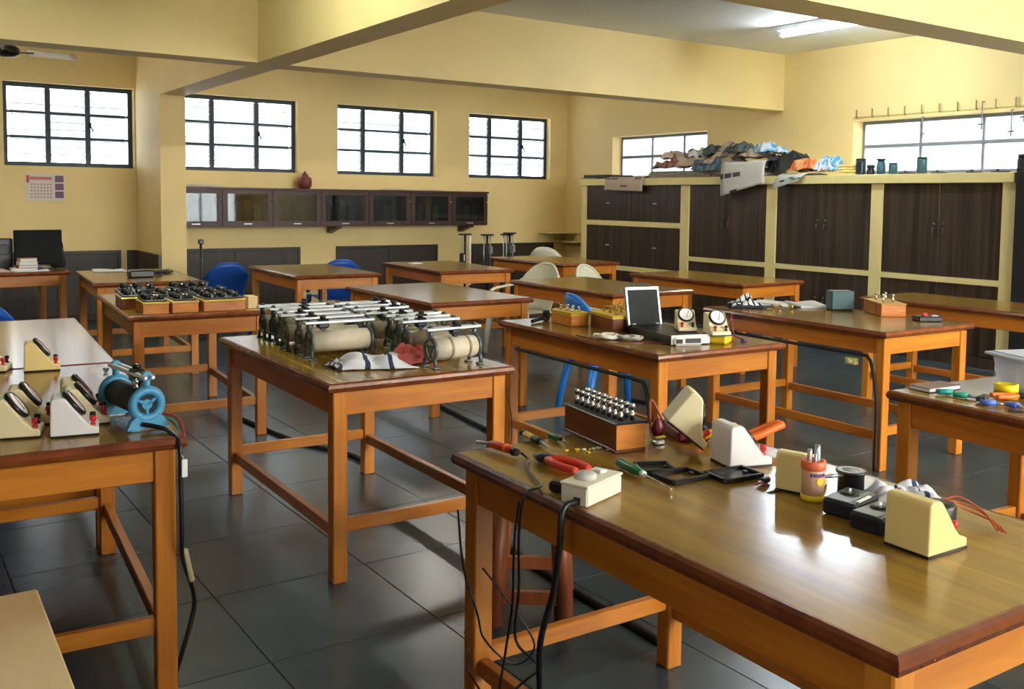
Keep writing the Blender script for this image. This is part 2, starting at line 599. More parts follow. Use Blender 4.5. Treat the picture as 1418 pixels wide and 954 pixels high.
# floor slabs, each its own piece
TS = 0.6
M_tile = m_tile()
tm = MB().box((0, 0, -0.004), (TS - 0.004, TS - 0.004, 0.008), bev=0.001)
t0 = tm.obj('tile', M_tile, floor)
spots = []
rest = MB()
for i in range(-6, 21):
    for j in range(-6, 26):
        x, y = i * TS + 0.13, j * TS + 0.2
        if x - TS / 2 < XL or x + TS / 2 > XR + .05 or y - TS / 2 < YF or y + TS / 2 > YB + .05:
            continue
        v = Vector((x, y, -1.477))
        d = v.dot(F_)
        u = v.dot(R_) / d * 1336.6 + 732 if d > 0.3 else -1
        w = 367.3 - v.dot(U_) / d * 1336.6 if d > 0.3 else -1
        vis = d > 0.3 and -120 < u < 1540 and w < 1150
        spots.append((not vis, d if d > 0 else 99, x, y))
spots.sort()
first = True
for k, (nv, d, x, y) in enumerate(spots):
    if k < 296 and not nv:
        if first:
            o = t0; first = False
        else:
            o = t0.copy(); COL.objects.link(o)
        o.location = (x, y, 0)
    else:
        rest.box((x, y, -0.004), (TS - 0.004, TS - 0.004, 0.008), bev=0.001)
ro = rest.obj('tile_field', M_tile, floor)
ro['kind'] = 'stuff'

# beams and column
struct(MB().bb(2.721, 2.992, YF, YB, ZB, ZC).obj('trim_1', M_wall))                       # long beam
struct(MB().bb(XL, 2.721, 7.88, 8.17, ZB, ZC).obj('trim_2', M_wall))
struct(MB().bb(2.992, XR, 7.88, 8.17, ZB, ZC).obj('trim_3', M_wall))
struct(MB().bb(2.992, XR, 3.523, 3.813, ZB, ZC).obj('trim_4', M_wall))
struct(MB().bb(XL, 2.721, 3.523, 3.813, ZB, ZC).obj('trim_5', M_wall))
struct(MB().bb(2.721, 2.992, 11.062, YB, 0, ZB).obj('trim_6', M_wall))                     # column


def steel_window(n, a0, a1, z0, z1, mull, latch=True):
    """steel casement in the back wall: frame, mullions, transoms, louvre panes"""
    y = YB + 0.10
    w = 0.05
    fr = MB()
    fr.bb(a0, a1, y, y + .05, z1 - w, z1); fr.bb(a0, a1, y, y + .05, z0, z0 + w)
    fr.bb(a0, a0 + w, y, y + .05, z0 + w, z1 - w); fr.bb(a1 - w, a1, y, y + .05, z0 + w, z1 - w)
    root = struct(fr.obj('window_%d' % n, M_steel))
    for mx_ in mull:
        MB().bb(mx_ - .027, mx_ + .027, y - .005, y + .045, z0 + w, z1 - w).obj('mullion', M_steel, root)
    rows = [z0 + w + (z1 - z0 - 2 * w) * k / 3 for k in range(4)]
    cols = [a0 + w] + list(mull) + [a1 - w]
    for r_ in rows[1:3]:
        for c0, c1 in zip(cols, cols[1:]):
            l = c0 + (.027 if c0 in mull else 0); q = c1 - (.027 if c1 in mull else 0)
            MB().bb(l, q, y + .002, y + .04, r_ - .014, r_ + .014).obj('transom', M_steel, root)
    for r0, r1 in zip(rows, rows[1:]):
        for c0, c1 in zip(cols, cols[1:]):
            l = c0 + .03; q = c1 - .03
            hh = (r1 - r0 - .028) / 3
            for k in range(3):
                zc = r0 + .014 + hh * (k + .5)
                po = MB().box(((l + q) / 2, y + .03, zc), (q - l, 0.017, hh * 0.98), rx=math.radians(random.choice((20, 26, 30)))).obj('louvre_pane', M_winglass, root)
                po.data.materials.append(M_glassedge)
                for pf in po.data.polygons:
                    if pf.area < 0.019 * (q - l):
                        pf.material_index = 1
    if latch:
        x = mull[1]
        MB().box((x + .02, y - .02, (z0 + z1) / 2 + .02), (.02, .03, .06)).tube([(x + .02, y - .03, (z0 + z1) / 2 + .02), (x + .05, y - .045, (z0 + z1) / 2 - .05)], .007, 6).obj('latch', M_blackm, root)
    portal(((a0 + a1) / 2, YB + T + .02, (z0 + z1) / 2), (PI / 2, 0, PI), a1 - a0, z1 - z0)
    return root


for k, (a, b, mu) in enumerate(bw):
    steel_window(k + 1, a, b, WZ0, WZ1, mu)


def side_window(n, y0, y1, z0, z1, muls, tr):
    x = XR + 0.17
    w = .035
    fr = MB()
    fr.bb(x, x + .04, y0, y1, z1 - w, z1); fr.bb(x, x + .04, y0, y1, z0, z0 + w)
    fr.bb(x, x + .04, y0, y0 + w, z0 + w, z1 - w); fr.bb(x, x + .04, y1 - w, y1, z0 + w, z1 - w)
    root = struct(fr.obj('window_%d' % n, M_grey_frame))
    MB().bb(x - .005, x + .035, y0 + w, y1 - w, tr - .018, tr + .018).obj('transom', M_grey_frame, root)
    for q in muls:
        MB().bb(x, x + .03, q - .012, q + .012, z0 + w, tr - .018).obj('mullion', M_grey_frame, root)
        MB().bb(x, x + .03, q - .012, q + .012, tr + .018, z1 - w).obj('mullion', M_grey_frame, root)
    ys = [y0 + w] + list(muls) + [y1 - w]
    for a, b in zip(ys, ys[1:]):
        for s0, s1 in ((z0 + w, tr - .018), (tr + .018, z1 - w)):
            nn = 2
            for k in range(nn):
                hh = (s1 - s0) / nn
                MB().box((x + .018, (a + b) / 2, s0 + hh * (k + .5)), (.005, b - a - .03, hh * 1.02), ry=math.radians(6)).obj('louvre_pane', M_winglass, root)
    portal((XR + T + .02, (y0 + y1) / 2, (z0 + z1) / 2), (0, PI / 2, 0), z1 - z0, y1 - y0)


side_window(5, 9.142, 11.08, 1.80, 2.405, [9.75, 10.4], 2.11)
side_window(6, 3.2, 6.878, 1.80, 2.39, [4.0, 4.75, 5.45, 6.15], 2.11)


def plain_window(n, axis, pos, a0, a1, z0, z1, rot, sx, sy):
    mb = MB()
    w = .05
    def q(u0, u1, s0, s1, d=0.0):
        if axis == 'y': mb.bb(u0, u1, pos - .12, pos - .07, s0, s1)
        else: mb.bb(pos - .12, pos - .07, u0, u1, s0, s1)
    q(a0, a1, z0, z0 + w); q(a0, a1, z1 - w, z1); q(a0, a0 + w, z0, z1); q(a1 - w, a1, z0, z1)
    mid = (a0 + a1) / 2
    q(mid - .025, mid + .025, z0, z1)
    root = struct(mb.obj('window_%d' % n, M_steel))
    for u0, u1 in ((a0 + w, mid - .025), (mid + .025, a1 - w)):
        if axis == 'y': MB().bb(u0, u1, pos - .1, pos - .095, z0 + w, z1 - w).obj('pane', M_clear, root)
        else: MB().bb(pos - .1, pos - .095, u0, u1, z0 + w, z1 - w).obj('pane', M_clear, root)
    c = (mid, pos - T - .02, (z0 + z1) / 2) if axis == 'y' else (pos - T - .02, mid, (z0 + z1) / 2)
    portal(c, rot, sx, sy)


M_clear = glass('clear_glass', (0.97, 0.98, 0.98))
for k, (a, b, z0, z1) in enumerate(fw):
    plain_window(7 + k, 'y', YF, a, b, z0, z1, (-PI / 2, 0, PI), b - a, z1 - z0)
for k, (a, b, z0, z1) in enumerate(lw):
    plain_window(10 + k, 'x', XL, a, b, z0, z1, (0, -PI / 2, 0), z1 - z0, b - a)

#@@BUILTINS
# ------------------------------------------------------------------ low wall panels (dark doors) along the back wall
def low_cupboard(x0, x1, label, hidden=False):
    t = thing('low_cupboard', label, 'cupboard', ((x0 + x1) / 2, YB - .03, 0), 0, 'low dark cupboards under the back windows')
    w = x1 - x0
    fr = MB()
    fr.bb(-w / 2, w / 2, -.002, .028, .775, .812); fr.bb(-w / 2, w / 2, -.002, .028, .0, .06)
    fr.bb(-w / 2, -w / 2 + .035, -.002, .028, .06, .775); fr.bb(w / 2 - .035, w / 2, -.002, .028, .06, .775)
    fr.obj('frame', M_walnutx, t)
    n = 2 if w > .3 else 1
    iw = (w - .07) / n
    for k in range(n):
        xa = -w / 2 + .035 + iw * k
        d = MB().bb(xa + .002, xa + iw - .002, 0.006, .028, .062, .773, .003).obj('door', M_walnutx, t)
        hx = xa + (iw - .05 if k == 0 else .05)
        MB().tube([(hx, .008, .45), (hx, -.02, .46), (hx, -.02, .54), (hx, .008, .55)], .005, 6).obj('handle', M_silver, d)
    return t


low_cupboard(1.15, 2.53, 'low dark wood cupboard under the leftmost window behind the monitor')
low_cupboard(3.02, 4.757, 'low dark wood cupboard beside the column behind the blue chair')
low_cupboard(5.267, 6.825, 'low dark wood cupboard on the back wall, second right of the column')
low_cupboard(7.372, 8.886, 'low dark wood cupboard on the back wall nearest the room corner')
t = thing('wainscot_panel', 'dark wood panel around the foot of the yellow column left side', 'panel', (2.70, 11.7, 0))
MB().bb(-.10, .02, .46, .498, 0, .812, .003).obj('back_board', M_walnutx, t)
MB().bb(-.012, .02, -.62, .45, 0, .812, .003).obj('side_board', M_walnut, t)

# ------------------------------------------------------------------ glazed wall cabinet
def wall_cabinet():
    x0, x1, z0, z1 = 3.0, 7.476, 1.092, 1.576
    y0, y1 = 11.869, YB - .001
    t = thing('wall_cabinet', 'long reddish-brown wall cabinet with seven glazed doors under the windows', 'cabinet', (x0, y0, z0))
    W, D, Hh = x1 - x0, y1 - y0, z1 - z0
    MB().bb(-.01, W + .012, -.012, D, Hh - .025, Hh).obj('top_board', M_redwood, t)
    MB().bb(0, W, .02, D, 0, .025).obj('bottom_board', M_redwood, t)
    MB().bb(0, W, D - .012, D, .025, Hh - .025).obj('back_board', mat('cabinet_inside', (40, 34, 30), 0.8), t)
    MB().bb(0, .022, .02, D - .012, .025, Hh - .025).obj('side_board', M_redwood, t)
    MB().bb(W - .022, W, .02, D - .012, .025, Hh - .025).obj('side_board', M_redwood, t)
    edges = [0, .643, 1.278, 1.925, 2.6, 3.229, 3.88, W]
    for k in range(1, 7):
        MB().bb(edges[k] - .01, edges[k] + .01, .022, D - .012, .025, Hh - .025).obj('partition', M_redwood, t)
    for k in range(7):
        a, b = edges[k] + .004, edges[k + 1] - .004
        fw_ = .062
        d = MB()
        d.bb(a, b, -.002, .02, .006, .006 + fw_); d.bb(a, b, -.002, .02, Hh - .03 - fw_ * .75, Hh - .028)
        d.bb(a, a + fw_, -.002, .02, .006 + fw_, Hh - .03 - fw_ * .75); d.bb(b - fw_, b, -.002, .02, .006 + fw_, Hh - .03 - fw_ * .75)
        do = d.obj('door', M_redwood, t)
        MB().bb(a + fw_, b - fw_, .008, .012, .006 + fw_, Hh - .03 - fw_ * .75).obj('glass_pane', M_cabglass, do)
        MB().lathe([(.0, 0), (.012, .002), (.016, .012), (.008, .02), (0, .022)], 10, (b - .022, -.002, Hh * .68), M=Matrix.Rotation(PI / 2, 3, 'X')).obj('knob', M_chrome, do)
        MB().bb((a + b) / 2 - .05, (a + b) / 2 + .05, -.01, 0, .028, .042, .002).obj('card_holder', M_silver, do)
    for bx in (.12, 2.17, 4.2):
        MB().prism([(0, 0), (D - .04, 0), (D - .04, -.1), (.12, -.05), (0, -.02)], 'x', bx - .04, bx + .04).obj('bracket', mat('bracket_wood', (52, 24, 18), 0.4), t)
    return t


wall_cabinet()
# things kept behind the glass
bk = [((96, 92, 84), .14), ((50, 46, 44), .2), ((84, 74, 62), .16), ((40, 50, 56), .22), ((70, 42, 36), .18), ((100, 90, 74), .2)]
desc = ['grey', 'dark', 'tan', 'slate', 'maroon', 'buff']
n_ = 0
for k in range(7):
    xa = 3.0 + .1 + k * .64
    for q in range(4):
        c, h_ = bk[(k * 3 + q) % 6]
        o = MB().bb(-.045, .045, -.08, .08, 0, h_ + .1, .004).obj('box_file', mat('file_%d' % ((k * 3 + q) % 6), c, 0.7), None, (xa + q * .125, 12.06, 1.118))
        tag(o, 'dim %s box file, %s from the left behind the %s cabinet door' % (desc[(k * 3 + q) % 6], ('first', 'second', 'third', 'fourth')[q], ('first', 'second', 'third', 'fourth', 'fifth', 'sixth', 'seventh')[k]), 'file', 'box files inside the wall cabinet')
# on top of it
tag(MB().lathe([(.0, 0), (.06, 0), (.085, .03), (.092, .09), (.085, .14), (.045, .165), (.04, .18), (.046, .186), (.02, .2), (.012, .225), (0, .228)], 20).obj('ceramic_jar', mat('maroon_glaze', (120, 52, 48), 0.35), None, (4.76, 12.02, 1.577)), 'maroon lidded jar on top of the wall cabinet', 'jar')


def flat_sheets(name, label, cat, x, y, z, w, d, n, rz, m, grp=None):
    t = thing(name, label, cat, (x, y, z), rz, grp)
    for k in range(n):
        a = random.uniform(-.03, .03)
        MB().grid(lambda u, v: ((u - .5) * w + a, (v - .5) * d + a * .5, .004 * k + .003 + .012 * abs(math.sin(3 * u + k)) * v * (1 if k == n - 1 else .3)), 8, 6, .002).obj('sheet', m, t)
    return t


flat_sheets('paper_stack', 'loose stack of white papers on the wall cabinet beside the column', 'papers', 3.4, 12.0, 1.58, .55, .28, 7, .02, M_paper)
flat_sheets('paper_stack', 'thin flat papers on the right half of the wall cabinet', 'papers', 6.3, 12.0, 1.578, .9, .22, 2, 0, mat('grey_paper', (190, 190, 182), .7))

# calendar on the wall
t = thing('wall_calendar', 'white paper calendar pinned under the leftmost window', 'calendar', (1.735, YB, 1.393))
MB().bb(-.2, .2, -.006, -.001, 0, .305).obj('page', mat('calendar_paper', (222, 214, 208), .7), t)
MB().bb(-.16, .07, -.008, -.006, .235, .27).obj('header_print', mat('pink_print', (206, 120, 120), .7), t)
MB().bb(-.19, -.165, -.008, -.006, .2, .285).obj('red_print', mat('red_print', (200, 70, 70), .7), t)
for k in range(3):
    MB().bb(.1, .19, -.008, -.006, .03 + .09 * k, .105 + .09 * k).obj('picture_print', mat('plum_print', (120, 96, 120), .7), t)
gp = MB()
for r_ in range(5):
    for c_ in range(7):
        gp.bb(-.15 + c_ * .033, -.132 + c_ * .033, -.0075, -.006, .03 + r_ * .036, .048 + r_ * .036)
gp.obj('date_print', mat('date_ink', (190, 150, 150), .7), t)['kind'] = 'stuff'

# ------------------------------------------------------------------ tall built-in cupboards along the right wall
def tall_cupboards():
    t = thing('built_in_cupboard', 'wall of dark walnut cupboards with cream painted frame under right windows', 'cupboard', (XC, 0, 0))
    st = [(10.59, 10.69), (8.567, 8.712), (7.205, 7.345), (5.861, 5.993), (4.531, 4.647)]
    D = XR - XC - .002
    MB().bb(-.03, D, 4.531, 10.71, 1.675, 1.765, .004).obj('top_slab', M_cream, t)
    for a, b in st:
        MB().bb(0, D, a, b, 0, 1.675).obj('upright', M_cream, t)
    bays = [(8.712, 10.59), (7.345, 8.567), (5.993, 7.205), (4.647, 5.861)]
    for k, (a, b) in enumerate(bays):
        if k == 0:
            rails = [(1.14, 1.205), (.55, .61), (0, .1)]; doors = [(1.205, 1.675), (.61, 1.14), (.1, .55)]
        else:
            rails = [(.752, .805), (0, .1)]; doors = [(.805, 1.675), (.1, .752)]
        for z0, z1 in rails:
            MB().bb(.01 if z0 == 0 else 0, D, a, b, z0, z1).obj('shelf_rail' if z0 > 0 else 'plinth', M_cream if z0 > 0 else M_walnut, t)
        for z0, z1 in doors:
            mid = (a + b) / 2
            for q, (p0, p1) in enumerate(((a, mid), (mid, b))):
                d = MB().bb(.012, .034, p0 + .003, p1 - .003, z0 + .003, z1 - .003, .002).obj('door', M_walnut, t)
                if k == 0:
                    hy, hz = (p0 + p1) / 2, (z0 + z1) / 2
                    MB().box((.004, hy, hz), (.016, .075, .02), bev=.004).obj('handle', M_silver, d)
                else:
                    hy = mid - .05 if q == 0 else mid + .05
                    hz = (z0 + z1) / 2 - .02
                    MB().tube([(.012, hy, hz - .035), (-.012, hy, hz - .03), (-.012, hy, hz + .03), (.012, hy, hz + .035)], .006, 6).lathe([(.014, 0), (.014, .006), (0, .008)], 10, (.012, hy, hz + .07), M=Matrix.Rotation(-PI / 2, 3, 'Y')).obj('handle', mat('dull_dark_metal', (96, 90, 84), .4, .7), d)
    return t


tall_cupboards()
t = thing('steel_cupboard', 'dark steel cupboard at the right edge beside the cream frame', 'cupboard', (8.25, 4.0, 0))
MB().bb(0, .85, -.45, .515, .08, 1.80, .006).obj('body', mat('dark_steel', (40, 42, 46), .4, .3), t)
for k, (a, b) in enumerate(((-.44, .03), (.035, .505))):
    d = MB().bb(-.018, -.001, a, b, .12, 1.77, .004).obj('door', mat('dark_steel', (40, 42, 46), .4, .3), t)
    MB().box((-.028, (.0 if k == 0 else .065), 1.0), (.02, .02, .12), bev=.004).obj('handle', M_silver, d)
for a in (-.4, .46):
    for b in (.05, .8):
        MB().bb(b - .03, b + .03, a - .03, a + .03, 0, .08).obj('foot', M_black, t)
# dark cupboards added out of view, cutting light from the left wall
for k, y in enumerate((0.9, 2.7, 4.5, 6.3, 8.1, 9.9)):
    t = thing('storage_cupboard', ['dark wooden storage cupboard on the left wall, nearest the camera', 'dark wooden storage cupboard on the left wall, second', 'dark wooden storage cupboard on the left wall, third', 'dark wooden storage cupboard on the left wall, fourth', 'dark wooden storage cupboard on the left wall, fifth', 'dark wooden storage cupboard on the left wall, farthest'][k], 'cupboard', (XL + .002, y, 0), 0, 'storage cupboards on the left wall')
    MB().bb(0, .45, 0, 1.78, 0, 2.45, .004).obj('body', M_walnut, t)
    for q in (0, 1):
        d = MB().bb(.45, .47, .01 + q * .885, .885 + q * .885, .08, 2.43, .003).obj('door', M_walnut, t)
        MB().box((.48, .83 + q * .11, 1.1), (.02, .02, .12), bev=.004).obj('handle', M_silver, d)
# corner shelf
t = thing('corner_shelf', 'small cream wall shelf in the far corner beside the cupboards', 'shelf', (8.72, YB, .74))
MB().bb(.18, .415, -.5, -.002, .08, .10, .004).obj('board', M_cream, t)
MB().bb(-.12, .415, -.4, -.002, .22, .235, .004).obj('board', M_cream, t)
MB().bb(.37, .40, -.4, -.04, .03, .22).obj('side', M_cream, t)

# ------------------------------------------------------------------ ceiling light, fan
def tube_light(label, loc, rot, strength, col=(0.85, 0.95, 1.0)):
    """batten fitting; local z points into the surface it hangs on, tube runs along local y"""
    t = thing('tube_light', label, 'ceiling light', loc, 0, 'fluorescent tube lights')
    t.rotation_euler = rot
    MB().bb(-.035, .035, -.66, .66, -.055, -.001, .006).obj('batten', M_white, t)
    for s in (-1, 1):
        MB().bb(-.018, .018, s * .63 - .02, s * .63 + .02, -.12, -.055, .004).obj('lamp_holder', M_white, t)
    MB().cyl((0, -.61, -.095), (0, .61, -.095), .02, n=14).obj('tube', emit('tube_glow', col, strength), t)
    return t


tube_light('lit white fluorescent tube light on the ceiling between the beams', (7.62, 6.0, ZC), (0, 0, 0), 60)
WARM = (1.0, 0.96, 0.85)
for k, x in enumerate((3.4, 5.4, 7.6)):  # added tubes behind the camera, brightening beam and table fronts
    tube_light(['lit tube light on the wall behind the camera, leftmost', 'lit tube light on the wall behind the camera, middle', 'lit tube light on the wall behind the camera, rightmost'][k], (x, YF, 3.06), (PI / 2, PI / 2, 0), 210, WARM)
for k, x in enumerate((0.1, 5.6)):  # added tubes hidden by the beam, brightening the back wall
    tube_light(['lit tube light on the ceiling of the back bay, left of the column', 'lit tube light on the ceiling of the back bay, right of the column'][k], (x, 9.9, ZC), (0, 0, 0), 34, WARM)
tube_light('lit tube light on the ceiling of the left bay before the cross beam', (1.45, 5.6, ZC), (0, 0, 0), 55, (0.9, 1.0, 0.88))  # added out of view to brighten the left beam faces
t = thing('ceiling_fan', 'dark ceiling fan with pale blades at the upper left', 'fan', (1.17, 10.3, 2.74))
MB().cyl((0, 0, .1), (0, 0, .49), .012, n=10).obj('rod', M_black, t)
MB().lathe([(.0, .0), (.06, .005), (.1, .03), (.105, .08), (.07, .11), (.02, .125), (0, .126)], 20).obj('motor', M_black, t)
MB().lathe([(.02, .42), (.07, .47), (.07, .494), (0, .4945)], 16).obj('canopy', M_black, t)
for k in range(3):
    a = math.radians(2 + 120 * k)
    ca, sa = math.cos(a), math.sin(a)
    b = MB()
    def fb(u, v):
        r = .17 + .43 * u; w = (.09 + .03 * u) * (v - .5)
        return (ca * r - sa * w, sa * r + ca * w, .055 + .07 * (v - .5))
    b.grid(fb, 6, 3, .004)
    bl = b.obj('blade', mat('fan_blade', (236, 230, 218), .4), t)
    MB().tube([(ca * .09, sa * .09, .05), (ca * .22, sa * .22, .06)], .014, 8, flat=.4).obj('bracket', M_black, bl)

#@@TABLES
# ------------------------------------------------------------------ tables
H = 0.78
TL_, TW = 1.405, 0.81


def rounded_edge(L, W):
    """moulding ring: profile swept round the rectangle"""
    prof = [(-.010, .0), (-.010, -.036), (-.004, -.036), (.004, -.03), (.008, -.018), (.004, -.006), (-.004, 0)]
    vs = []; fs = []
    cs = [(0, 0, -1, -1), (W, 0, 1, -1), (W, L, 1, 1), (0, L, -1, 1)]
    n = len(prof)
    for cx, cy, dx, dy in cs:
        for o, z in prof:
            vs.append((cx + dx * o, cy + dy * o, H + z))
    for i in range(4):
        j = (i + 1) % 4
        for k in range(n):
            k2 = (k + 1) % n
            fs.append((i * n + k, j * n + k, j * n + k2, i * n + k2))
    return MB()._add(vs, fs)


def make_table(label, F, rz, L=TL_, W=TW):
    t = thing('lab_table', label, 'table', (F[0], F[1], 0), math.radians(rz), 'wooden laboratory tables')
    MB().bb(.010, W - .010, .010, L - .010, H - .034, H - .0005).obj('table_top', M_top, t)
    rounded_edge(L, W).obj('edge_moulding', M_mould, t)
    ov, lg, ap = .022, .058, .095
    a, b = ov, ov + lg
    zt = H - .036
    for lx in (a, W - b):
        for ly in (a, L - b):
            # legs taper a little below the apron
            MB().bb(lx, lx + lg, ly, ly + lg, 0, zt, .004).obj('leg', M_leg, t)
    for y in (a + .008, L - a - .008 - .024):
        MB().bb(b, W - b, y, y + .024, zt - ap, zt, .002).obj('apron', M_rail, t)
    for x in (a + .008, W - a - .008 - .024):
        MB().bb(x, x + .024, b, L - b, zt - ap, zt, .002).obj('apron', M_raily, t)
    for y in (a + .016, L - b + .012):
        MB().bb(b, W - b, y, y + .03, .19, .24, .003).obj('stretcher', M_rail, t)
    for x in (a + .016, W - b + .012):
        MB().bb(x, x + .03, b, L - b, .165, .215, .003).obj('stretcher', M_raily, t)
    return t


tabs = {
    'T1': ('wooden table in the right foreground strewn with tools and meters', (1.295, .858), -1.2),
    'T2': ('wooden table in the centre covered with rheostats and a towel', (1.419, 3.343), -1.0),
    'T3': ('wooden table carrying the open black case and two meters', (2.957, 3.23), -2.2),
    'T4': ('wooden table on the right with papers and a teal box', (4.559, 3.173), -1.4),
    'T5': ('wooden table left of centre piled with black resistance boxes', (1.248, 5.81), -3.8),
    'T6': ('bare wooden table in the middle of the room behind the rheostats', (3.103, 5.611), -.65),
    'T7': ('bare wooden table near the back beside the blue chair', (3.119, 8.099), -2.3),
    'T8': ('bare wooden table at the back with one small white sheet', (4.53, 8.03), -3.5),
    'T9': ('bare dark wooden table at the back near the corner', (6.25, 8.38), 1.5),
    'T10': ('bare wooden table behind the open black case', (4.588, 5.527), -.7),
    'T11': ('bare dark wooden table in front of the tall cupboards, behind the papers', (6.13, 5.66), 2.4),
    'T13': ('wooden table at the left back with papers and cables near the column', (1.48, 8.093), -4.3),
}
TB = {}
for k, (lab, F, r) in tabs.items():
    TB[k] = make_table(lab, F, r)
make_table('bare wooden table by the cupboards at the right edge', (6.18, 3.13), 0, 1.405, .66)
make_table('wooden table at the left edge holding white meters and blue rheostat', (-.055, 2.888), -4.1)
make_table('wooden table behind the left meter table with a glossy pale reflection', (.049, 4.318), -4.1, 1.64, .81)
make_table('wooden table at the right edge with plastic tub and hand tools', (3.056, .772), -4)
make_table('wooden desk at the far left carrying the black monitor', (.15, 9.38), 6, .8, 1.4)
# pale stool at the lower left
t = thing('plywood_stool', 'pale plywood seat of a stool at the lower left corner', 'stool', (.12, 2.3, 0), math.radians(-1))
MB().bb(-.25, .222, -.32, .44, .425, .45, .004).obj('seat', M_ply, t)
for x in (-.2, .15):
    for y in (-.26, .36):
        MB().bb(x, x + .04, y, y + .04, 0, .425).obj('leg', M_leg, t)
for y in (-.25, .37):
    MB().bb(-.16, .15, y, y + .02, .15, .19).obj('stretcher', M_rail, t)
# wooden stool under the front table
t = thing('wooden_stool', 'reddish wooden stool half hidden behind the front table', 'stool', (1.946, 2.778, 0), math.radians(-37))
mw = wood('stool_wood', (120, 62, 34), (150, 84, 46), (4, 4, .5), .4, 4.0)
MB().bb(-.13, .13, -.15, .15, .45, .48, .006).obj('seat', mw, t)
for x in (-1, 1):
    for y in (-1, 1):
        MB().tube([(x * .125, y * .14, 0), (x * .10, y * .12, .45)], .034, 4).obj('leg', mw, t)
for y, z in ((-1, .08), (1, .1)):
    MB().bb(-.11, .11, y * .135 - .012, y * .135 + .012, z, z + .045).obj('stretcher', mw, t)

#@@CHAIRS
# ------------------------------------------------------------------ plastic chairs (seat, shell back, arms, legs); faces local -y
def make_chair(label, m, loc, rz, group, sc=1.0):
    t = thing('plastic_chair', label, 'chair', (loc[0], loc[1], 0), math.radians(rz), group)
    t.scale = (sc,) * 3
    MB().grid(lambda u, v: ((u - .5) * (.44 - .05 * v), -.22 + .42 * v, .425 - .03 * math.sin(PI * u) * math.sin(PI * min(1, v * 1.1)) - .02 * v), 8, 8, .012).obj('seat', m, t)
    def back(u, v):
        a = (u - .5) * 2
        top = .85 - .16 * abs(a) ** 2.6
        z = .40 + (top - .40) * v
        w = .215 + .03 * v
        y = .19 + .11 * v - .09 * a * a
        return (a * w, y, z)
    MB().grid(back, 14, 10, .012).obj('backrest', m, t)
    rim = [Vector(back(i / 14, 1)) for i in range(15)]
    MB().tube(rim, .014, 6).obj('back_rim', m, t)
    for s in (-1, 1):
        MB().tube(spline([(s * .235, .2, .69), (s * .27, .1, .64), (s * .275, -.08, .62), (s * .265, -.2, .59), (s * .25, -.235, .45)], 5), .022, 8, flat=.6).obj('armrest', m, t)
        MB().tube([(s * .24, -.22, .43), (s * .255, -.25, .22), (s * .27, -.27, 0)], [.032, .027, .022], 8).obj('leg', m, t)
        MB().tube([(s * .2, .2, .43), (s * .225, .25, .22), (s * .245, .29, 0)], [.032, .027, .022], 8).obj('leg', m, t)
    return t


GB, GW = 'blue plastic chairs', 'white plastic chairs'
make_chair('blue plastic chair near the back beside the black stand by the column', M_blue, (3.19, 10.45), 180, GB, .9)
make_chair('blue plastic chair peeking over the back table, second blue one from the column', M_blue, (4.22, 9.8), 172, GB, .95)
make_chair('white plastic armchair behind the middle table right of centre', M_chairw, (5.22, 7.60), -80, GW)
make_chair('white plastic chair back showing left of the dark cupboard table', M_chairw, (6.2, 7.58), 20, GW, .95)
make_chair('white plastic chair in the far corner by the cream shelf', M_chairw, (7.55, 10.35), 120, GW)
make_chair('blue plastic chair partly hidden behind the left table', M_blue, (.50, 6.62), 178, GB)
make_chair('bright blue plastic chair seen under the open-case table', M_bluelite, (4.14, 5.0), 75, GB)

#@@ITEMS
# ------------------------------------------------------------------ bench meters (face local +x), rheostats, resistance boxes
ZT = H + 0.0005


def bench_meter(label, loc, rz, m, group='bench meters', scale=1.0, dr=1.0, dial='white', rx=0.0, ry=0.0, terms=True):
    t = thing('bench_meter', label, 'meter', loc, math.radians(rz), group, rx, ry)
    t.scale = (scale,) * 3
    w = .052
    prof = [(-.06, .004), (.068, .004), (.068, .022), (.046, .028), (.028, .046), (.008, .074), (-.018, .108), (-.028, .112), (-.05, .112), (-.058, .106)]
    body = MB().prism(prof, 'y', -w, w)
    bo = body.obj('case', m, t)
    bv = bo.modifiers.new('soft_edges', 'BEVEL'); bv.width = .004; bv.segments = 2; bv.limit_method = 'ANGLE'
    MB().bb(-.06, .068, -w, w, 0, .0045).obj('base_plate', M_black, t)
    n = Vector((.8, 0, .6)).normalized()
    Mx = Matrix.Rotation(math.atan2(n.x, n.z), 3, 'Y')
    c = Vector((.002, 0, .088)) if dr == 1 else Vector((.014, 0, .070))
    d = MB().lathe([(.0, -.006 * dr), (.044 * dr, -.006), (.046 * dr, .004), (.041 * dr, .010), (.0385 * dr, .007), (0, .007)], 24, c, M=Mx).obj('dial_rim', M_black, t)
    MB().lathe([(.0, .0072), (.037 * dr, .0072), (.037 * dr, .0078), (0, .0078)], 24, c, smooth=False, M=Mx).obj('dial_face', M_white if dial == 'white' else M_paper, d)
    e1 = c + Mx @ Vector((-.026, .018, .0085)); e0 = c + Mx @ Vector((.022, 0, .0085))
    MB().tube([e0, e1], .0012, 4).prism([(0, 0), (0.001, 0), (0.001, 0.001)], 'y', 0, 0.001).obj('needle', M_red, d)
    if terms:
        for s, mm in ((-1, M_red), (1, M_black)):
            MB().lathe([(.008, 0), (.008, .008), (.005, .01), (.005, .016), (.0085, .018), (.0085, .03), (0, .032)], 10, (.052, s * .03, .022)).obj('terminal', mm, t)
    return t


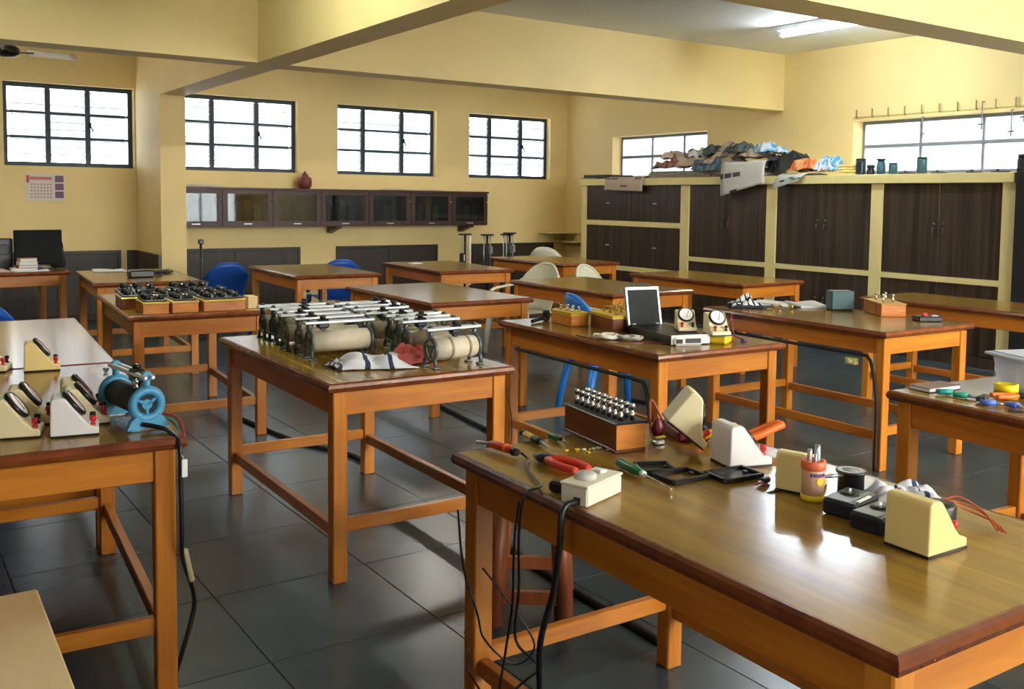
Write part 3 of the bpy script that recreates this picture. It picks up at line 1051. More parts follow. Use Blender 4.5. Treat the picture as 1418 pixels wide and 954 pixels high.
MW = mat('white_meter_case', (236, 230, 228), .45)
MY = mat('cream_meter_case', (240, 214, 142), .45)
MI = M_ivory
TAB = 'bench meters on the left table'
bench_meter('cream bench meter standing alone farthest back on the left table', (.57, 4.21, ZT), -8, MY, TAB)
bench_meter('white bench meter nearest the blue rheostat', (.492, 3.035, ZT), -10, MW, TAB)
bench_meter('ivory bench meter just behind the white one by the blue rheostat', (.545, 3.16, ZT), -8, MI, TAB)
bench_meter('ivory bench meter with black back, third behind the blue rheostat row', (.56, 3.30, ZT), -6, MI, TAB)
bench_meter('ivory bench meter at the left frame edge, front of the left table', (.35, 3.09, ZT), -14, MI, TAB)
bench_meter('ivory bench meter second from the front at the left frame edge', (.405, 3.24, ZT), -10, MI, TAB)
bench_meter('dark-based bench meter at the left frame edge near the lone cream one', (.40, 4.28, ZT), -20, MI, TAB)
bench_meter('bench meter at the left frame edge farthest back, half cut off', (.385, 4.46, ZT), -14, MY, TAB)
G1 = 'bench meter cases on the front table'
bench_meter('cream bench meter with its back turned at the front right', (1.766, 1.122, ZT), -2, MY, G1, 1.0, .8)
bench_meter('white bench meter with its back turned behind the black trays', (1.915, 1.765, ZT), -16, MW, G1, 1.0, .8)
bench_meter('cream meter case standing beside the orange-lidded jar', (1.872, 1.525, ZT), 18, MY, G1, .86, .8)
# one tipped over on its slope
t = bench_meter('ivory bench meter tipped over on its side behind the trays', (1.86, 1.935, ZT + .058), -34, MI, G1, 1.0, .8, rx=math.radians(0), ry=math.radians(38))
G3 = 'bench meters on the case table'
bench_meter('small white-dialled meter propped on the open case', (3.41, 3.53, ZT + .046), -122, MI, G3, .9)
bench_meter('white-dialled meter propped on the yellow multimeter', (3.462, 3.365, ZT + .042), -112, MI, G3, .95)


M_rod = mat('polished_bar', (226, 230, 234), .3, .7)


def rheostat(label, loc, rz, plate, tube, L=.27, r=.042, group='rheostats on the centre table', slide=.3, bands=False, solid=False):
    t = thing('rheostat', label, 'rheostat', loc, math.radians(rz), group)
    zc = .075
    MB().cyl((-L / 2, 0, zc), (L / 2, 0, zc), r, n=24).obj('resistance_tube', tube, t)
    for s in (-1, 1):
        p = MB()
        x = s * L / 2
        # ring end plate, legs, upright lug
        ring = []
        Mx = Matrix.Rotation(PI / 2, 3, 'Y')
        p.torus((x, 0, zc), r * .96, .009, Mx, 20, 6)
        p.lathe([(r * .38, -.004), (r * .38, .004)], 12, (x, 0, zc), M=Mx)
        for a in (0, 1, 2):
            an = a * 2 * PI / 3 + .5
            p.tube([(x, 0, zc), (x, r * math.cos(an), zc + r * math.sin(an))], .006, 6)
        for q in (-1, 1):
            p.tube([(x, q * r * .7, zc - r * .7), (x + s * .004, q * .04, .03), (x + s * .004, q * .044, .006)], [.009, .008, .008], 6)
            p.box((x, q * .042, .004), (.03, .022, .008), bev=.002)
        if solid:
            p.prism([(-.062, .004), (.062, .004), (.05, .03), (.03, .045), (-.03, .045), (-.05, .03)], 'x', x - .012, x + .012)
            p.torus((x, 0, zc), r * 1.05, .014, Mx, 24, 8)
        p.tube([(x, 0, zc + r), (x, 0, .158)], [.012, .010], 8)
        p.lathe([(.015, -.008), (.017, 0), (.015, .008)], 12, (x, 0, .158), M=Mx)
        e = p.obj('end_frame', plate, t)
        MB().lathe([(.008, 0), (.008, .006), (.005, .008), (.005, .014), (.009, .016), (.009, .024), (0, .026)], 8, (x, .03, .128)).obj('terminal', M_chrome, e)
    for yy in (-.011, .011):
        MB().box((0, yy, .158), (L + .05, .013, .013), bev=.003).obj('slide_rod', M_rod, t)
    xs = -L / 2 + L * slide
    sl = MB().box((xs, 0, .152), (.052, .034, .04), bev=.006).prism([(xs - .02, .134), (xs + .02, .134), (xs, .116)], 'y', -.01, .01).obj('slider', M_black, t)
    MB().lathe([(.012, 0), (.014, .012), (.006, .016), (0, .017)], 10, (xs, 0, .171)).obj('slider_knob', M_black, sl)
    if bands:
        for q in (-.12, .28):
            MB().lathe([(r + .0012, -.006), (r + .0012, .006)], 24, (L * q, 0, zc), M=Matrix.Rotation(PI / 2, 3, 'Y')).obj('band', M_wound, t)
    return t


MD = mat('grey_iron', (100, 112, 110), .4, .5)
RG = 'rheostats on the centre table'
rheostat('large cream rheostat at the front left of the rheostat group', (1.70, 3.90, ZT), -2, MD, M_ceramic, .27, .046, RG, .22)
rheostat('cream rheostat alone at the right front corner by the towel', (2.02, 3.47, ZT), 4, MD, M_ceramic, .22, .046, RG, .55, True)
rheostat('cream rheostat second from the front in the left row', (1.72, 4.06, ZT), -1, MD, M_ceramic, .28, .04, RG, .2)
rheostat('cream rheostat third from the front in the left row', (1.71, 4.20, ZT), -3, MD, M_ceramic, .28, .04, RG, .25)
rheostat('cream rheostat fourth from the front in the left row', (1.74, 4.34, ZT), -1, MD, M_wound, .28, .04, RG, .4)
rheostat('teal-framed rheostat fifth from the front in the left row', (1.75, 4.47, ZT), 0, M_tealmetal, M_wound, .28, .04, RG, .55)
rheostat('teal-framed rheostat at the back left end of the centre table', (1.755, 4.60, ZT), -2, M_tealmetal, M_ceramic, .30, .04, RG, .7)
rheostat('rheostat in the middle of the centre table behind the white towel', (2.035, 4.10, ZT), 2, MD, M_ceramic, .2, .042, RG, .35)
rheostat('wire-wound rheostat behind the pink cloth', (2.06, 3.74, ZT), 0, MD, M_wound, .24, .04, RG, .3)
rheostat('wire-wound rheostat second behind the pink cloth', (2.08, 3.86, ZT), 2, MD, M_wound, .24, .038, RG, .5)
rheostat('wire-wound rheostat third behind the pink cloth', (2.10, 3.975, ZT), -1, MD, M_wound, .24, .038, RG, .25)
rheostat('rheostat at the right back of the left-hand group', (2.07, 4.26, ZT), 0, MD, M_wound, .25, .04, RG, .8)
rheostat('rheostat second from the back on the right of the group', (2.09, 4.40, ZT), 1, MD, M_wound, .26, .04, RG, .75)
rheostat('rheostat at the very back right of the group', (2.10, 4.54, ZT), -1, MD, M_ceramic, .26, .04, RG, .8)
rheostat('bright blue rheostat with black tube at the left table corner', (.665, 3.095, ZT), 98, M_bluemetal, M_blackm, .25, .04, 'blue rheostat', .3, solid=True)


def resistance_box(label, loc, rz, L, W, hh, wd, topm, plugs=(2, 8), post=M_chrome, group='resistance boxes', ph=.024, strip=None):
    """length along local y"""
    t = thing('resistance_box', label, 'resistance box', loc, math.radians(rz), group)
    MB().bb(-W / 2 - .003, W / 2 + .003, -L / 2 - .003, L / 2 + .003, 0, .008, .002).obj('plinth', wd, t)
    MB().bb(-W / 2, W / 2, -L / 2, L / 2, .008, hh, .002).obj('wooden_case', wd, t)
    if strip:
        MB().bb(-W / 2 - .002, W / 2 + .002, -L / 2 - .002, L / 2 + .002, hh - .012, hh - .001).obj('brass_strip', strip, t)
    MB().bb(-W / 2 - .006, W / 2 + .006, -L / 2 - .006, L / 2 + .006, hh, hh + .006, .002).obj('top_plate', topm, t)
    nr, nc = plugs
    for i in range(nr):
        for j in range(nc):
            x = (-W / 2 + W * (i + .5) / nr) * .8
            y = -L / 2 + L * (j + .75) / (nc + .5)
            MB().lathe([(.0075, 0), (.0075, ph * .45), (.005, ph * .5), (.005, ph * .7), (.0085, ph * .75), (.0085, ph * .95), (.006, ph), (0, ph)], 8, (x, y, hh + .006)).obj('plug', post, t)
    return t


resistance_box('orange wood resistance box with rows of steel posts on the front table', (1.762, 2.155, ZT), -8, .295, .095, .078, M_boxwood_dark, M_black, (2, 9), M_chrome, 'resistance boxes on the front table', .045)
# the lit end painted lighter: front light put into the wood colour
e = bpy.data.objects
MB().bb(-.047, .047, -.1495, -.1475, .009, .077).obj('end_panel', wood('light_end_panel', (206, 118, 42), (226, 146, 60), (1, 3, 6), .35, 5.0), [o for o in COL.objects if o.name.startswith('resistance_box')][-1])

M_ytop = mat('yellow_ebonite', (206, 172, 40), .4)
RB3 = 'resistance boxes on the case table'
resistance_box('small resistance box with yellow strip at the left of the case table', (3.26, 4.30, ZT), -6, .22, .11, .07, M_boxwood, M_ytop, (2, 3), M_chrome, RB3, .03, M_ytop)
resistance_box('larger resistance box with yellow top beside the open case', (3.36, 4.02, ZT), -14, .28, .17, .082, M_boxwood_dark, M_ytop, (2, 3), M_brass, RB3, .03, M_ytop)
resistance_box('orange-sided resistance box just left of the open lid', (3.55, 4.17, ZT), -8, .24, .12, .085, M_boxwood, M_brass, (2, 4), M_brass, RB3, .02)
resistance_box('long resistance box with bright orange end at the right table end', (5.33, 3.73, ZT), -36, .34, .15, .075, M_boxwood, M_brass, (2, 2), M_chrome, 'resistance boxes on the papers table', .05)


def pile_box(label, x, y, L, W, rz, wd, strip, blk=.036):
    """wooden box with a black ebonite instrument panel and knobs"""
    t = thing('resistance_box', label, 'resistance box', (x, y, ZT), math.radians(rz), 'black-topped resistance boxes on the left table')
    MB().bb(-W / 2, W / 2, -L / 2, L / 2, 0, .058, .003).obj('wooden_case', wd, t)
    MB().bb(-W / 2 - .003, W / 2 + .003, -L / 2 - .003, L / 2 + .003, .058, .07, .002).obj('edge_strip', strip, t)
    MB().bb(-W / 2 + .01, W / 2 - .01, -L / 2 + .01, L / 2 - .01, .07, .082, .003).obj('panel', M_black, t)
    n = max(2, int(W / .065))
    for i in range(n):
        for j in (-1, 1):
            MB().lathe([(.02, 0), (.022, .01), (.018, blk * .7), (.012, blk * .75), (0, blk * .76)], 10, (-W / 2 + W * (i + .5) / n, j * L * .22, .082)).obj('knob', M_black, t)
    for i in (0, n - 1):
        MB().lathe([(.006, 0), (.006, .02), (.009, .022), (.009, .032), (0, .034)], 8, (-W / 2 + W * (i + .5) / n + .028 * (1 if i == 0 else -1), -L * .42, .082)).obj('terminal', M_chrome, t)
    return t


pile_box('orange wooden box with yellow edge at the left front of the pile', 1.41, 5.97, .26, .145, -4, M_boxwood, M_ytop)
pile_box('wooden box with black panel in the middle front of the pile', 1.575, 5.96, .26, .15, -4, M_boxwood, mat('tan_strip', (196, 160, 90), .5))
pile_box('longest wooden box with yellow edge at the right front of the pile', 1.80, 5.95, .26, .25, -2, M_boxwood, M_ytop)
pile_box('dark wooden box at the left of the pile behind the orange ones', 1.38, 6.32, .30, .17, -5, M_boxwood_dark, M_brass)
pile_box('dark box second row middle of the pile', 1.58, 6.28, .28, .18, -3, M_boxwood_dark, M_black)
pile_box('dark box second row right of the pile', 1.83, 6.27, .28, .24, -3, M_boxwood_dark, M_black)
pile_box('black-topped box in the back row left of the pile', 1.48, 6.66, .26, .24, -6, M_boxwood_dark, M_black, .045)
pile_box('black-topped box in the back row right of the pile', 1.80, 6.62, .26, .26, -3, M_boxwood_dark, M_black, .045)
tag(MB().bb(-.03, .03, -.06, .06, 0, .075, .003).obj('small_carton', mat('pale_card', (226, 196, 150), .7), None, (1.985, 5.92, ZT), -.05), 'small pale carton at the right end of the box pile', 'box')

# ------------------------------------------------------------------ cloths
def add_weave(o, nu, nv, dup_=True):
    me = o.data
    a = me.attributes.new('weave', 'FLOAT_VECTOR', 'POINT')
    n = (nu + 1) * (nv + 1)
    for i in range(len(me.vertices)):
        k = i % n
        a.data[i].vector = ((k // (nv + 1)) / nu, (k % (nv + 1)) / nv, 0)


def cloth(name, label, loc, rz, w, d, h, m, seed, cat='cloth', fold=3.0, pinch=.25):
    nu, nv = 26, 20
    def fn(u, v):
        a, b = (u - .5), (v - .5)
        n1 = noise.noise((u * fold + seed, v * fold * .8, seed))
        n2 = noise.noise((u * fold * 2.3, v * fold * 2.1 + seed, 3.1))
        e = max(0.0, 1 - (2 * abs(a)) ** 3) * max(0.0, 1 - (2 * abs(b)) ** 3)
        z = .006 + h * e * (.35 + .75 * abs(n1) * 1.6 + .35 * n2)
        wob = .05 * noise.noise((u * 4, v * 4 + seed, 9))
        x = a * w * (1 - pinch * math.sin(PI * v) * .5 + pinch * n1 * .4) + wob * w * .6
        y = b * d * (1 - pinch * math.cos(PI * u) * .4) + wob * d
        return (x, y, max(.004, z))
    o = MB().grid(fn, nu, nv, .003).obj(name, m, None, loc, math.radians(rz), fix=False)
    add_weave(o, nu, nv)
    return tag(o, label, cat)


M_towel = m_stripe('towel_stripes', (226, 226, 232), (44, 54, 88), 3.0, 0, .2, False)
M_towel2 = m_stripe('towel_check', (222, 224, 226), (34, 40, 52), 6, 0, .3, True)
M_pink = mat('pink_cloth', (222, 104, 98), .9, noise_amt=.08, noise_scale=40)
cloth('towel', 'white towel with dark blue stripes crumpled on the centre table', (1.73, 3.62, ZT), -16, .32, .21, .055, M_towel, 4.2, fold=2.0)
cloth('towel', 'small dark checked cloth end at the left of the striped towel', (1.61, 3.66, ZT), 10, .13, .12, .04, M_towel2, 8.1)
cloth('cloth', 'crumpled pink cloth between the striped towel and right rheostat', (1.925, 3.66, ZT), 20, .2, .2, .075, M_pink, 2.6, fold=2.4)
cloth('cloth', 'black and white crumpled cloth at the left of the papers table', (4.80, 4.42, ZT), -30, .24, .19, .07, M_towel2, 6.7)
cloth('cloth', 'white rag with dark print behind the cream meter at right front', (1.995, 1.325, ZT), -35, .2, .12, .055, M_towel, 12.4)

# ------------------------------------------------------------------ case table
t = thing('open_case', 'open black instrument case with tall lid and silver rim', 'case', (3.35, 3.60, ZT), math.radians(-13))
MB().bb(-.105, .105, -.225, .225, .0, .044, .004).obj('base', M_black, t)
MB().bb(-.108, .108, -.231, -.225, .004, .05, .002).obj('front_trim', M_white_pl, t)
lo = MB().box((0, .262, .134), (.205, .02, .215), rx=math.radians(-14), bev=.004).obj('lid', M_silver, t)
MB().box((0, .2505, .132), (.178, .004, .19), rx=math.radians(-14)).obj('lid_lining', mat('dark_foam', (26, 30, 32), .8, noise_amt=.25, noise_scale=50), lo)
MB().tube(spline([(-.05, .288, .237), (-.04, .292, .252), (.04, .292, .252), (.05, .288, .237)], 4), .004, 6).obj('handle', M_dark, lo)
for x in (-.07, .07):
    MB().cyl((x - .015, .23, .047), (x + .015, .23, .047), .005, n=8).obj('hinge', M_silver, t)
t = thing('handheld_meter', 'white rounded handheld meter leaning against the open case front', 'meter', (3.27, 3.365, ZT), math.radians(-20))
MB().box((0, 0, .022), (.15, .03, .044), bev=.012).obj('body', M_white_pl, t)
MB().box((.02, -.016, .026), (.08, .004, .022), bev=.001).obj('display', M_dark, t)
MB().box((-.05, -.016, .024), (.03, .004, .02), bev=.001).obj('label', M_black, t)
t = thing('digital_multimeter', 'yellow multimeter lying flat under a white-dialled meter', 'multimeter', (3.45, 3.40, ZT), math.radians(-62))
MB().box((0, 0, .02), (.2, .10, .04), bev=.01).obj('holster', M_yellow, t)
MB().box((.02, 0, .0405), (.12, .07, .003), bev=.001).obj('face', M_dark, t)


def attach(o, p):
    """make o (modelled in world space) a part of p"""
    for k in ('label', 'category', 'group'):
        if k in o:
            del o[k]
    o.parent = p
    o.matrix_parent_inverse = (Matrix.Translation(p.location) @ p.rotation_euler.to_matrix().to_4x4()).inverted()
    return o


def wire(name, label, pts, r, m, group=None, cat='wire', n=6, seg=6):
    return tag(MB().tube(spline(pts, seg), r, n).obj(name, m), label, cat, group)


def coil_pts(c, R, turns, wob, seed, z=.006, squash=1.0):
    rnd = random.Random(seed)
    out = []
    N = turns * 9
    for i in range(N):
        a = i / 9 * 2 * PI
        rr = R * (1 + wob * math.sin(a * 1.31 + seed) + .1 * rnd.uniform(-1, 1))
        out.append((c[0] + rr * math.cos(a), c[1] + rr * math.sin(a) * squash, ZT + z + .012 * (i / N) + .004 * math.sin(a * 2.7)))
    return out


M_wwire = mat('white_wire', (216, 210, 198), .5)
M_dwire = mat('dark_red_wire', (92, 26, 30), .5)
wire('wire_coil', 'coil of white wire left of the open case', coil_pts((3.09, 3.76), .052, 5, .3, 1), .006, M_wwire)
wire('wire_coil', 'second coil of pale wire close to the case base', coil_pts((3.16, 3.655), .045, 4, .3, 5), .006, mat('pale_grey_wire', (180, 182, 172), .5))
wire('wire', 'dark red wire looping past the white coils', [(3.0, 3.90, ZT + .006), (2.985, 3.80, ZT + .006), (3.03, 3.66, ZT + .006), (3.10, 3.56, ZT + .008), (3.17, 3.50, ZT + .006), (3.2, 3.43, ZT + .006)], .004, M_dwire)
wire('wire', 'dark red wire curling behind the yellow multimeter', [(3.5, 3.34, ZT + .06), (3.56, 3.36, ZT + .13), (3.60, 3.40, ZT + .12), (3.60, 3.38, ZT + .03), (3.63, 3.34, ZT + .008), (3.58, 3.30, ZT + .006)], .004, M_dwire)
wire('wire', 'orange wire loop at the right end of the case table', coil_pts((3.6, 3.42), .04, 2, .2, 9), .003, M_copper)
tag(MB().lathe([(.014, 0), (.016, .006), (.012, .014), (0, .016)], 12).obj('plastic_button', mat('violet_plastic', (70, 50, 130), .4), None, (3.615, 3.325, ZT)), 'small violet button at the right corner of the case table', 'button')
t = thing('clamp', 'black clamp lying at the left of the case table', 'clamp', (3.17, 4.46, ZT), math.radians(25))
MB().tube([(-.09, 0, .012), (-.02, .005, .014), (.05, 0, .018)], .011, 8).obj('bar', M_blackm, t)
MB().box((.07, 0, .03), (.05, .03, .06), bev=.008).obj('jaw', M_blackm, t)
MB().cyl((.02, -.03, .016), (.02, .03, .016), .006, n=8).obj('screw', M_dark, t)
t = thing('bottle', 'small white bottle behind the open lid', 'bottle', (3.60, 3.98, ZT))
MB().lathe([(.0, 0), (.024, 0), (.026, .01), (.026, .07), (.012, .085), (.012, .095), (0, .096)], 14).obj('body', M_white_pl, t)
MB().lathe([(.014, .092), (.014, .115), (0, .116)], 12).obj('cap', M_redgrip, t)

# ------------------------------------------------------------------ papers table
t = thing('instrument_box', 'dark teal instrument box standing on the papers table', 'box', (5.24, 4.0, ZT), math.radians(-30))
MB().bb(-.075, .075, -.05, .05, .008, .128, .004).obj('case', M_tealmetal, t)
MB().bb(-.07, .07, -.054, -.05, .015, .12, .001).obj('front_panel', mat('teal_panel', (44, 82, 84), .5), t)
for x in (-.06, .06):
    for y in (-.04, .04):
        MB().cyl((x, y, 0), (x, y, .008), .009, n=8).obj('foot', M_black, t)
flat_sheets('paper_sheets', 'white paper sheets spread beside the teal box', 'papers', 5.22, 4.27, ZT, .21, .28, 3, -.5, M_paper)
flat_sheets('paper_sheets', 'white paper sheet nearer the checked cloth on the same table', 'papers', 5.12, 4.46, ZT, .2, .24, 2, .5, M_paper)
t = thing('small_instrument', 'flat black instrument near the right corner of the papers table', 'instrument', (5.235, 3.365, ZT), math.radians(-28))
MB().bb(-.075, .075, -.045, .045, 0, .03, .005).obj('body', M_black, t)
MB().lathe([(.018, 0), (.016, .016), (0, .017)], 12, (-.02, 0, .03)).obj('knob', M_redgrip, t)
MB().bb(.02, .06, -.02, .02, .03, .034, .001).obj('meter_window', M_silver, t)
for k, (x, y, lb) in enumerate(((4.90, 4.29, 'brass terminal lying left of the papers'), (4.955, 4.235, 'second brass terminal between cloth and papers'), (5.03, 4.18, 'brass terminal closest to the paper edge'))):
    t = thing('brass_terminal', lb, 'terminal', (x, y, ZT), k, 'loose brass terminals')
    MB().cyl((-.03, 0, .013), (.025, 0, .013), .008, n=8).obj('stem', M_dark, t)
    MB().lathe([(.012, -.012), (.014, 0), (.012, .012)], 10, (.03, 0, .014), M=Matrix.Rotation(PI / 2, 3, 'Y')).obj('nut', M_brass, t)

# ------------------------------------------------------------------ right edge table: tub, tools
t = thing('plastic_tub', 'cloudy plastic tub with pale blue lid at the right edge', 'tub', (3.66, 1.905, ZT), math.radians(-20))
M_tub = glass('cloudy_plastic', (.92, .93, .96), milk=.35, milkcol=(.92, .94, .98))
MB().grid(lambda u, v: ((.105 + .02 * v) * math.copysign(abs(math.cos(2 * PI * u)) ** .5, math.cos(2 * PI * u)), (.085 + .015 * v) * math.copysign(abs(math.sin(2 * PI * u)) ** .5, math.sin(2 * PI * u)), .003 + .115 * v), 40, 6, .002).bb(-.1, .1, -.08, .08, .001, .004).obj('tub_body', M_tub, t)
MB().box((0, 0, .126), (.265, .215, .012), bev=.005).box((0, 0, .134), (.22, .17, .006), bev=.002).obj('lid', mat('cloudy_lid', (196, 206, 232), .35), t)
tag(MB().lathe([(.026, 0), (.042, 0), (.042, .03), (.026, .03), (.026, 0)], 24).obj('tape_roll', mat('yellow_tape', (240, 214, 20), .35), None, (3.51, 1.92, ZT)), 'yellow tape roll in front of the cloudy tub', 'tape')
t = thing('notebook', 'brown covered notebook at the corner of the right edge table', 'notebook', (3.325, 2.095, ZT), math.radians(-6))
MB().bb(-.085, .085, -.045, .045, .002, .014).obj('pages', M_paper, t)
MB().bb(-.088, .088, -.048, .048, .014, .017, .001).obj('front_cover', M_brownbook, t)
MB().bb(-.088, .088, -.048, .048, 0, .002).obj('back_cover', M_dark, t)


def clip(name, label, loc, rz, m, L=.07, grp='crocodile clips on the right edge table'):
    t = thing(name, label, 'clip', loc, math.radians(rz), grp)
    MB().tube([(-L / 2, 0, .011), (L * .1, 0, .012)], [.009, .011], 8).obj('grip', m, t)
    MB().tube([(-L / 2, .016, .011), (L * .1, .008, .012)], [.009, .010], 8).obj('grip', m, t)
    MB().tube([(L * .1, .004, .011), (L / 2, .002, .008)], [.008, .003], 6).obj('jaw', M_silver, t)
    return t


clip('plug_clip', 'teal clip lying next to the brown notebook', (3.262, 1.995, ZT), -30, M_teal, .085)
clip('plug_clip', 'green clip beside the teal one', (3.255, 1.93, ZT), -60, mat('sea_green', (30, 150, 120), .4), .08)
clip('plug_clip', 'grey clip between the green and blue clips', (3.285, 1.87, ZT), 20, M_dark, .1)
clip('plug_clip', 'blue clip at the front edge of the right table', (3.21, 1.80, ZT), -50, mat('clip_blue', (70, 100, 190), .4), .08)
clip('plug_clip', 'second blue clip nearer the frame edge', (3.235, 1.735, ZT), -100, mat('clip_blue', (70, 100, 190), .4), .07)
t = thing('pliers', 'orange handled pliers in front of the tub at the right edge', 'pliers', (3.42, 1.82, ZT), math.radians(-28))
for s in (-1, 1):
    MB().tube(spline([(-.01, s * .006, .012), (-.05, s * .02, .012), (-.10, s * .018, .012)], 5), .009, 8).obj('handle', M_orange, t)
    MB().tube([(-.01, -s * .006, .012), (.02, -s * .007, .012), (.055, -s * .002, .011)], [.01, .009, .004], 6).obj('jaw', M_blackm, t)
wire('wire', 'thin black lead at the lower right edge of the tub table', [(3.16, 1.72, ZT + .005), (3.2, 1.68, ZT + .006), (3.24, 1.69, ZT + .02), (3.26, 1.62, ZT + .006)], .003, M_black)

# ------------------------------------------------------------------ front table tools
t = thing('soldering_iron', 'red handled soldering iron at the left corner of the front table', 'soldering iron', (1.43, 2.19, ZT), math.radians(-82))
MB().tube([(-.045, 0, .016), (-.02, 0, .017), (.035, 0, .016), (.05, 0, .015)], [.009, .012, .011, .008], 12).obj('handle', M_redgrip, t)
MB().lathe([(.0125, -.006), (.0125, .006)], 12, (.02, 0, .0165), M=Matrix.Rotation(PI / 2, 3, 'Y')).obj('band', M_orange, t)
MB().tube([(.05, 0, .015), (.068, 0, .014)], [.013, .010], 10).obj('collar', M_black, t)
MB().tube([(-.045, 0, .016), (-.11, .004, .009)], [.006, .004], 8).obj('barrel', M_silver, t)
iron_ = t
ic = wire('iron_cord', 'black cord trailing from the soldering iron over the table edge', [(1.447, 2.115, ZT + .014), (1.44, 2.07, ZT + .006), (1.40, 2.02, ZT + .005), (1.36, 1.93, ZT + .005), (1.33, 1.86, ZT + .006), (1.275, 1.845, ZT + .0), (1.262, 1.85, .70), (1.27, 1.86, .55), (1.29, 1.90, .40), (1.33, 1.86, .34), (1.36, 1.95, .26), (1.30, 1.98, .22), (1.28, 1.93, .36), (1.272, 1.89, .5), (1.262, 1.87, .66), (1.268, 1.86, .76)], .0035, M_black)
attach(ic, iron_)
t = thing('combination_pliers', 'large red handled pliers near the white socket box', 'pliers', (1.475, 2.02, ZT), math.radians(-85))
for s in (-1, 1):
    MB().tube(spline([(-.005, s * .008, .014), (.03, s * .022, .016), (.075, s * .028, .016), (.125, s * .022, .014)], 6), [.008] + [.011] * 17 + [.009], 8).obj('handle', M_redgrip, t)
    MB().tube([(.0, s * .008, .014), (-.03, -s * .010, .014), (-.06, -s * .004, .012)], [.011, .013, .006], 6).obj('jaw', M_dark, t)
MB().lathe([(.012, 0), (.012, .024), (0, .026)], 12, (-.008, 0, .002)).obj('rivet', M_dark, t)


def screwdriver(label, loc, rz, m, m2, L=.1, shaft=.09, r=.012):
    t = thing('screwdriver', label, 'screwdriver', loc, math.radians(rz), 'screwdrivers on the front table')
    Mx = Matrix.Rotation(PI / 2, 3, 'Y')
    MB().lathe([(.0, -L / 2), (r * .75, -L / 2), (r, -L * .4), (r * .8, -L * .1), (r, L * .2), (r * .7, L * .4), (r * .65, L / 2), (0, L / 2)], 10, (0, 0, r), M=Mx).obj('handle', m, t)
    MB().lathe([(r * .6, 0), (r * .55, .012), (0, .0125)], 10, (L / 2, 0, r), M=Mx).obj('ferrule', m2, t)
    MB().tube([(L / 2, 0, r), (L / 2 + shaft, 0, r * .6)], [.0032, .0028], 8).obj('shaft', M_chrome, t)
    return t


screwdriver('green screwdriver with white ferrule beside the black trays', (1.603, 1.85, ZT), -98, M_green, M_white_pl, .11, .13, .014)
screwdriver('small green screwdriver left of the resistance box', (1.637, 2.225, ZT), -92, M_green, M_black, .05, .05, .010)
t = thing('cutter', 'yellow and black cutter near the left corner of the front table', 'cutter', (1.572, 2.235, ZT), math.radians(-100))
MB().box((-.03, 0, .011), (.07, .022, .018), bev=.006).obj('handle', M_yellow, t)
MB().box((.02, 0, .012), (.05, .024, .02), bev=.006).obj('grip', M_black, t)
MB().box((-.075, 0, .011), (.02, .02, .018), bev=.005).obj('end_cap', M_black, t)
MB().tube([(.045, 0, .012), (.095, 0, .006)], [.007, .002], 6).obj('blade', M_silver, t)
rs = random.Random(3)
for k in range(9):
    w_ = rs.uniform(.006, .018)
    o = MB().box((0, 0, .003), (w_, w_ * .6, .005), rz=rs.uniform(0, 3), bev=.001).obj('wire_scrap', M_yellow if k < 5 else M_white_pl, None, (1.625 + rs.uniform(-.035, .03) + (k > 5) * .05, 2.085 + rs.uniform(-.035, .03) - (k > 5) * .03, ZT))
    tag(o, 'yellow wire scrap beside the resistance box' if k < 5 else 'white scrap of insulation beside the resistance box', 'scrap', 'yellow scraps' if k < 5 else 'white scraps')

# white extension socket box
t = thing('socket_box', 'white electrical socket box at the front table edge', 'socket', (1.393, 1.742, ZT), math.radians(19))
M_sock = mat('socket_ivory', (244, 236, 214), .4)
MB().bb(-.076, .076, -.037, .037, 0, .044, .004).obj('box', M_sock, t)
MB().bb(-.078, .078, -.039, .039, .044, .05, .002).obj('cover_plate', M_sock, t)
MB().lathe([(.026, .05), (.026, .06), (.02, .064), (0, .064)], 20, (-.02, .005, 0)).obj('plug_top', mat('grey_white_plastic', (206, 202, 196), .4), t)
MB().box((.045, .005, .053), (.03, .022, .008), ry=math.radians(8), bev=.002).obj('switch', M_white, t)
MB().box((-.077, -.01, .012), (.006, .016, .016)).obj('cord_hole', M_black, t)
sock_ = t
t = thing('power_plug', 'black plug lying behind the white socket box', 'plug', (1.352, 1.82, ZT), math.radians(-60))
MB().box((0, 0, .014), (.04, .03, .026), bev=.006).obj('body', M_black, t)
for s in (-1, 0, 1):
    MB().cyl((.02, s * .008, .014), (.038, s * .008, .014), .0025, n=6).obj('pin', M_brass, t)
pc = wire('power_cord', 'thick black cord hanging from the white socket box to the floor', [(1.323, 1.707, ZT + .012), (1.275, 1.695, ZT + .004), (1.262, 1.69, .70), (1.255, 1.70, .6), (1.235, 1.72, .48), (1.25, 1.74, .35), (1.262, 1.74, .22), (1.252, 1.73, .10), (1.235, 1.70, .012), (1.2, 1.6, .009), (1.1, 1.4, .009)], .0075, M_black, None, 'cord', 8)
attach(pc, sock_)
wire('hanging_wire', 'thin black looped wire under the left end of the front table', [(1.30, 2.20, .64), (1.27, 2.12, .52), (1.29, 2.08, .40), (1.34, 2.12, .30), (1.42, 2.10, .22), (1.46, 2.06, .28), (1.40, 2.1, .40), (1.33, 2.12, .5)], .003, M_black)
wire('hanging_wire', 'thin black wire tangled low at the near leg of the front table', [(1.335, 2.19, .25), (1.31, 2.16, .22), (1.30, 2.1, .20), (1.32, 2.02, .13), (1.30, 1.97, .05), (1.27, 2.0, .02), (1.30, 2.06, .10), (1.36, 2.0, .17), (1.40, 1.95, .12), (1.41, 1.93, .03)], .003, M_black)
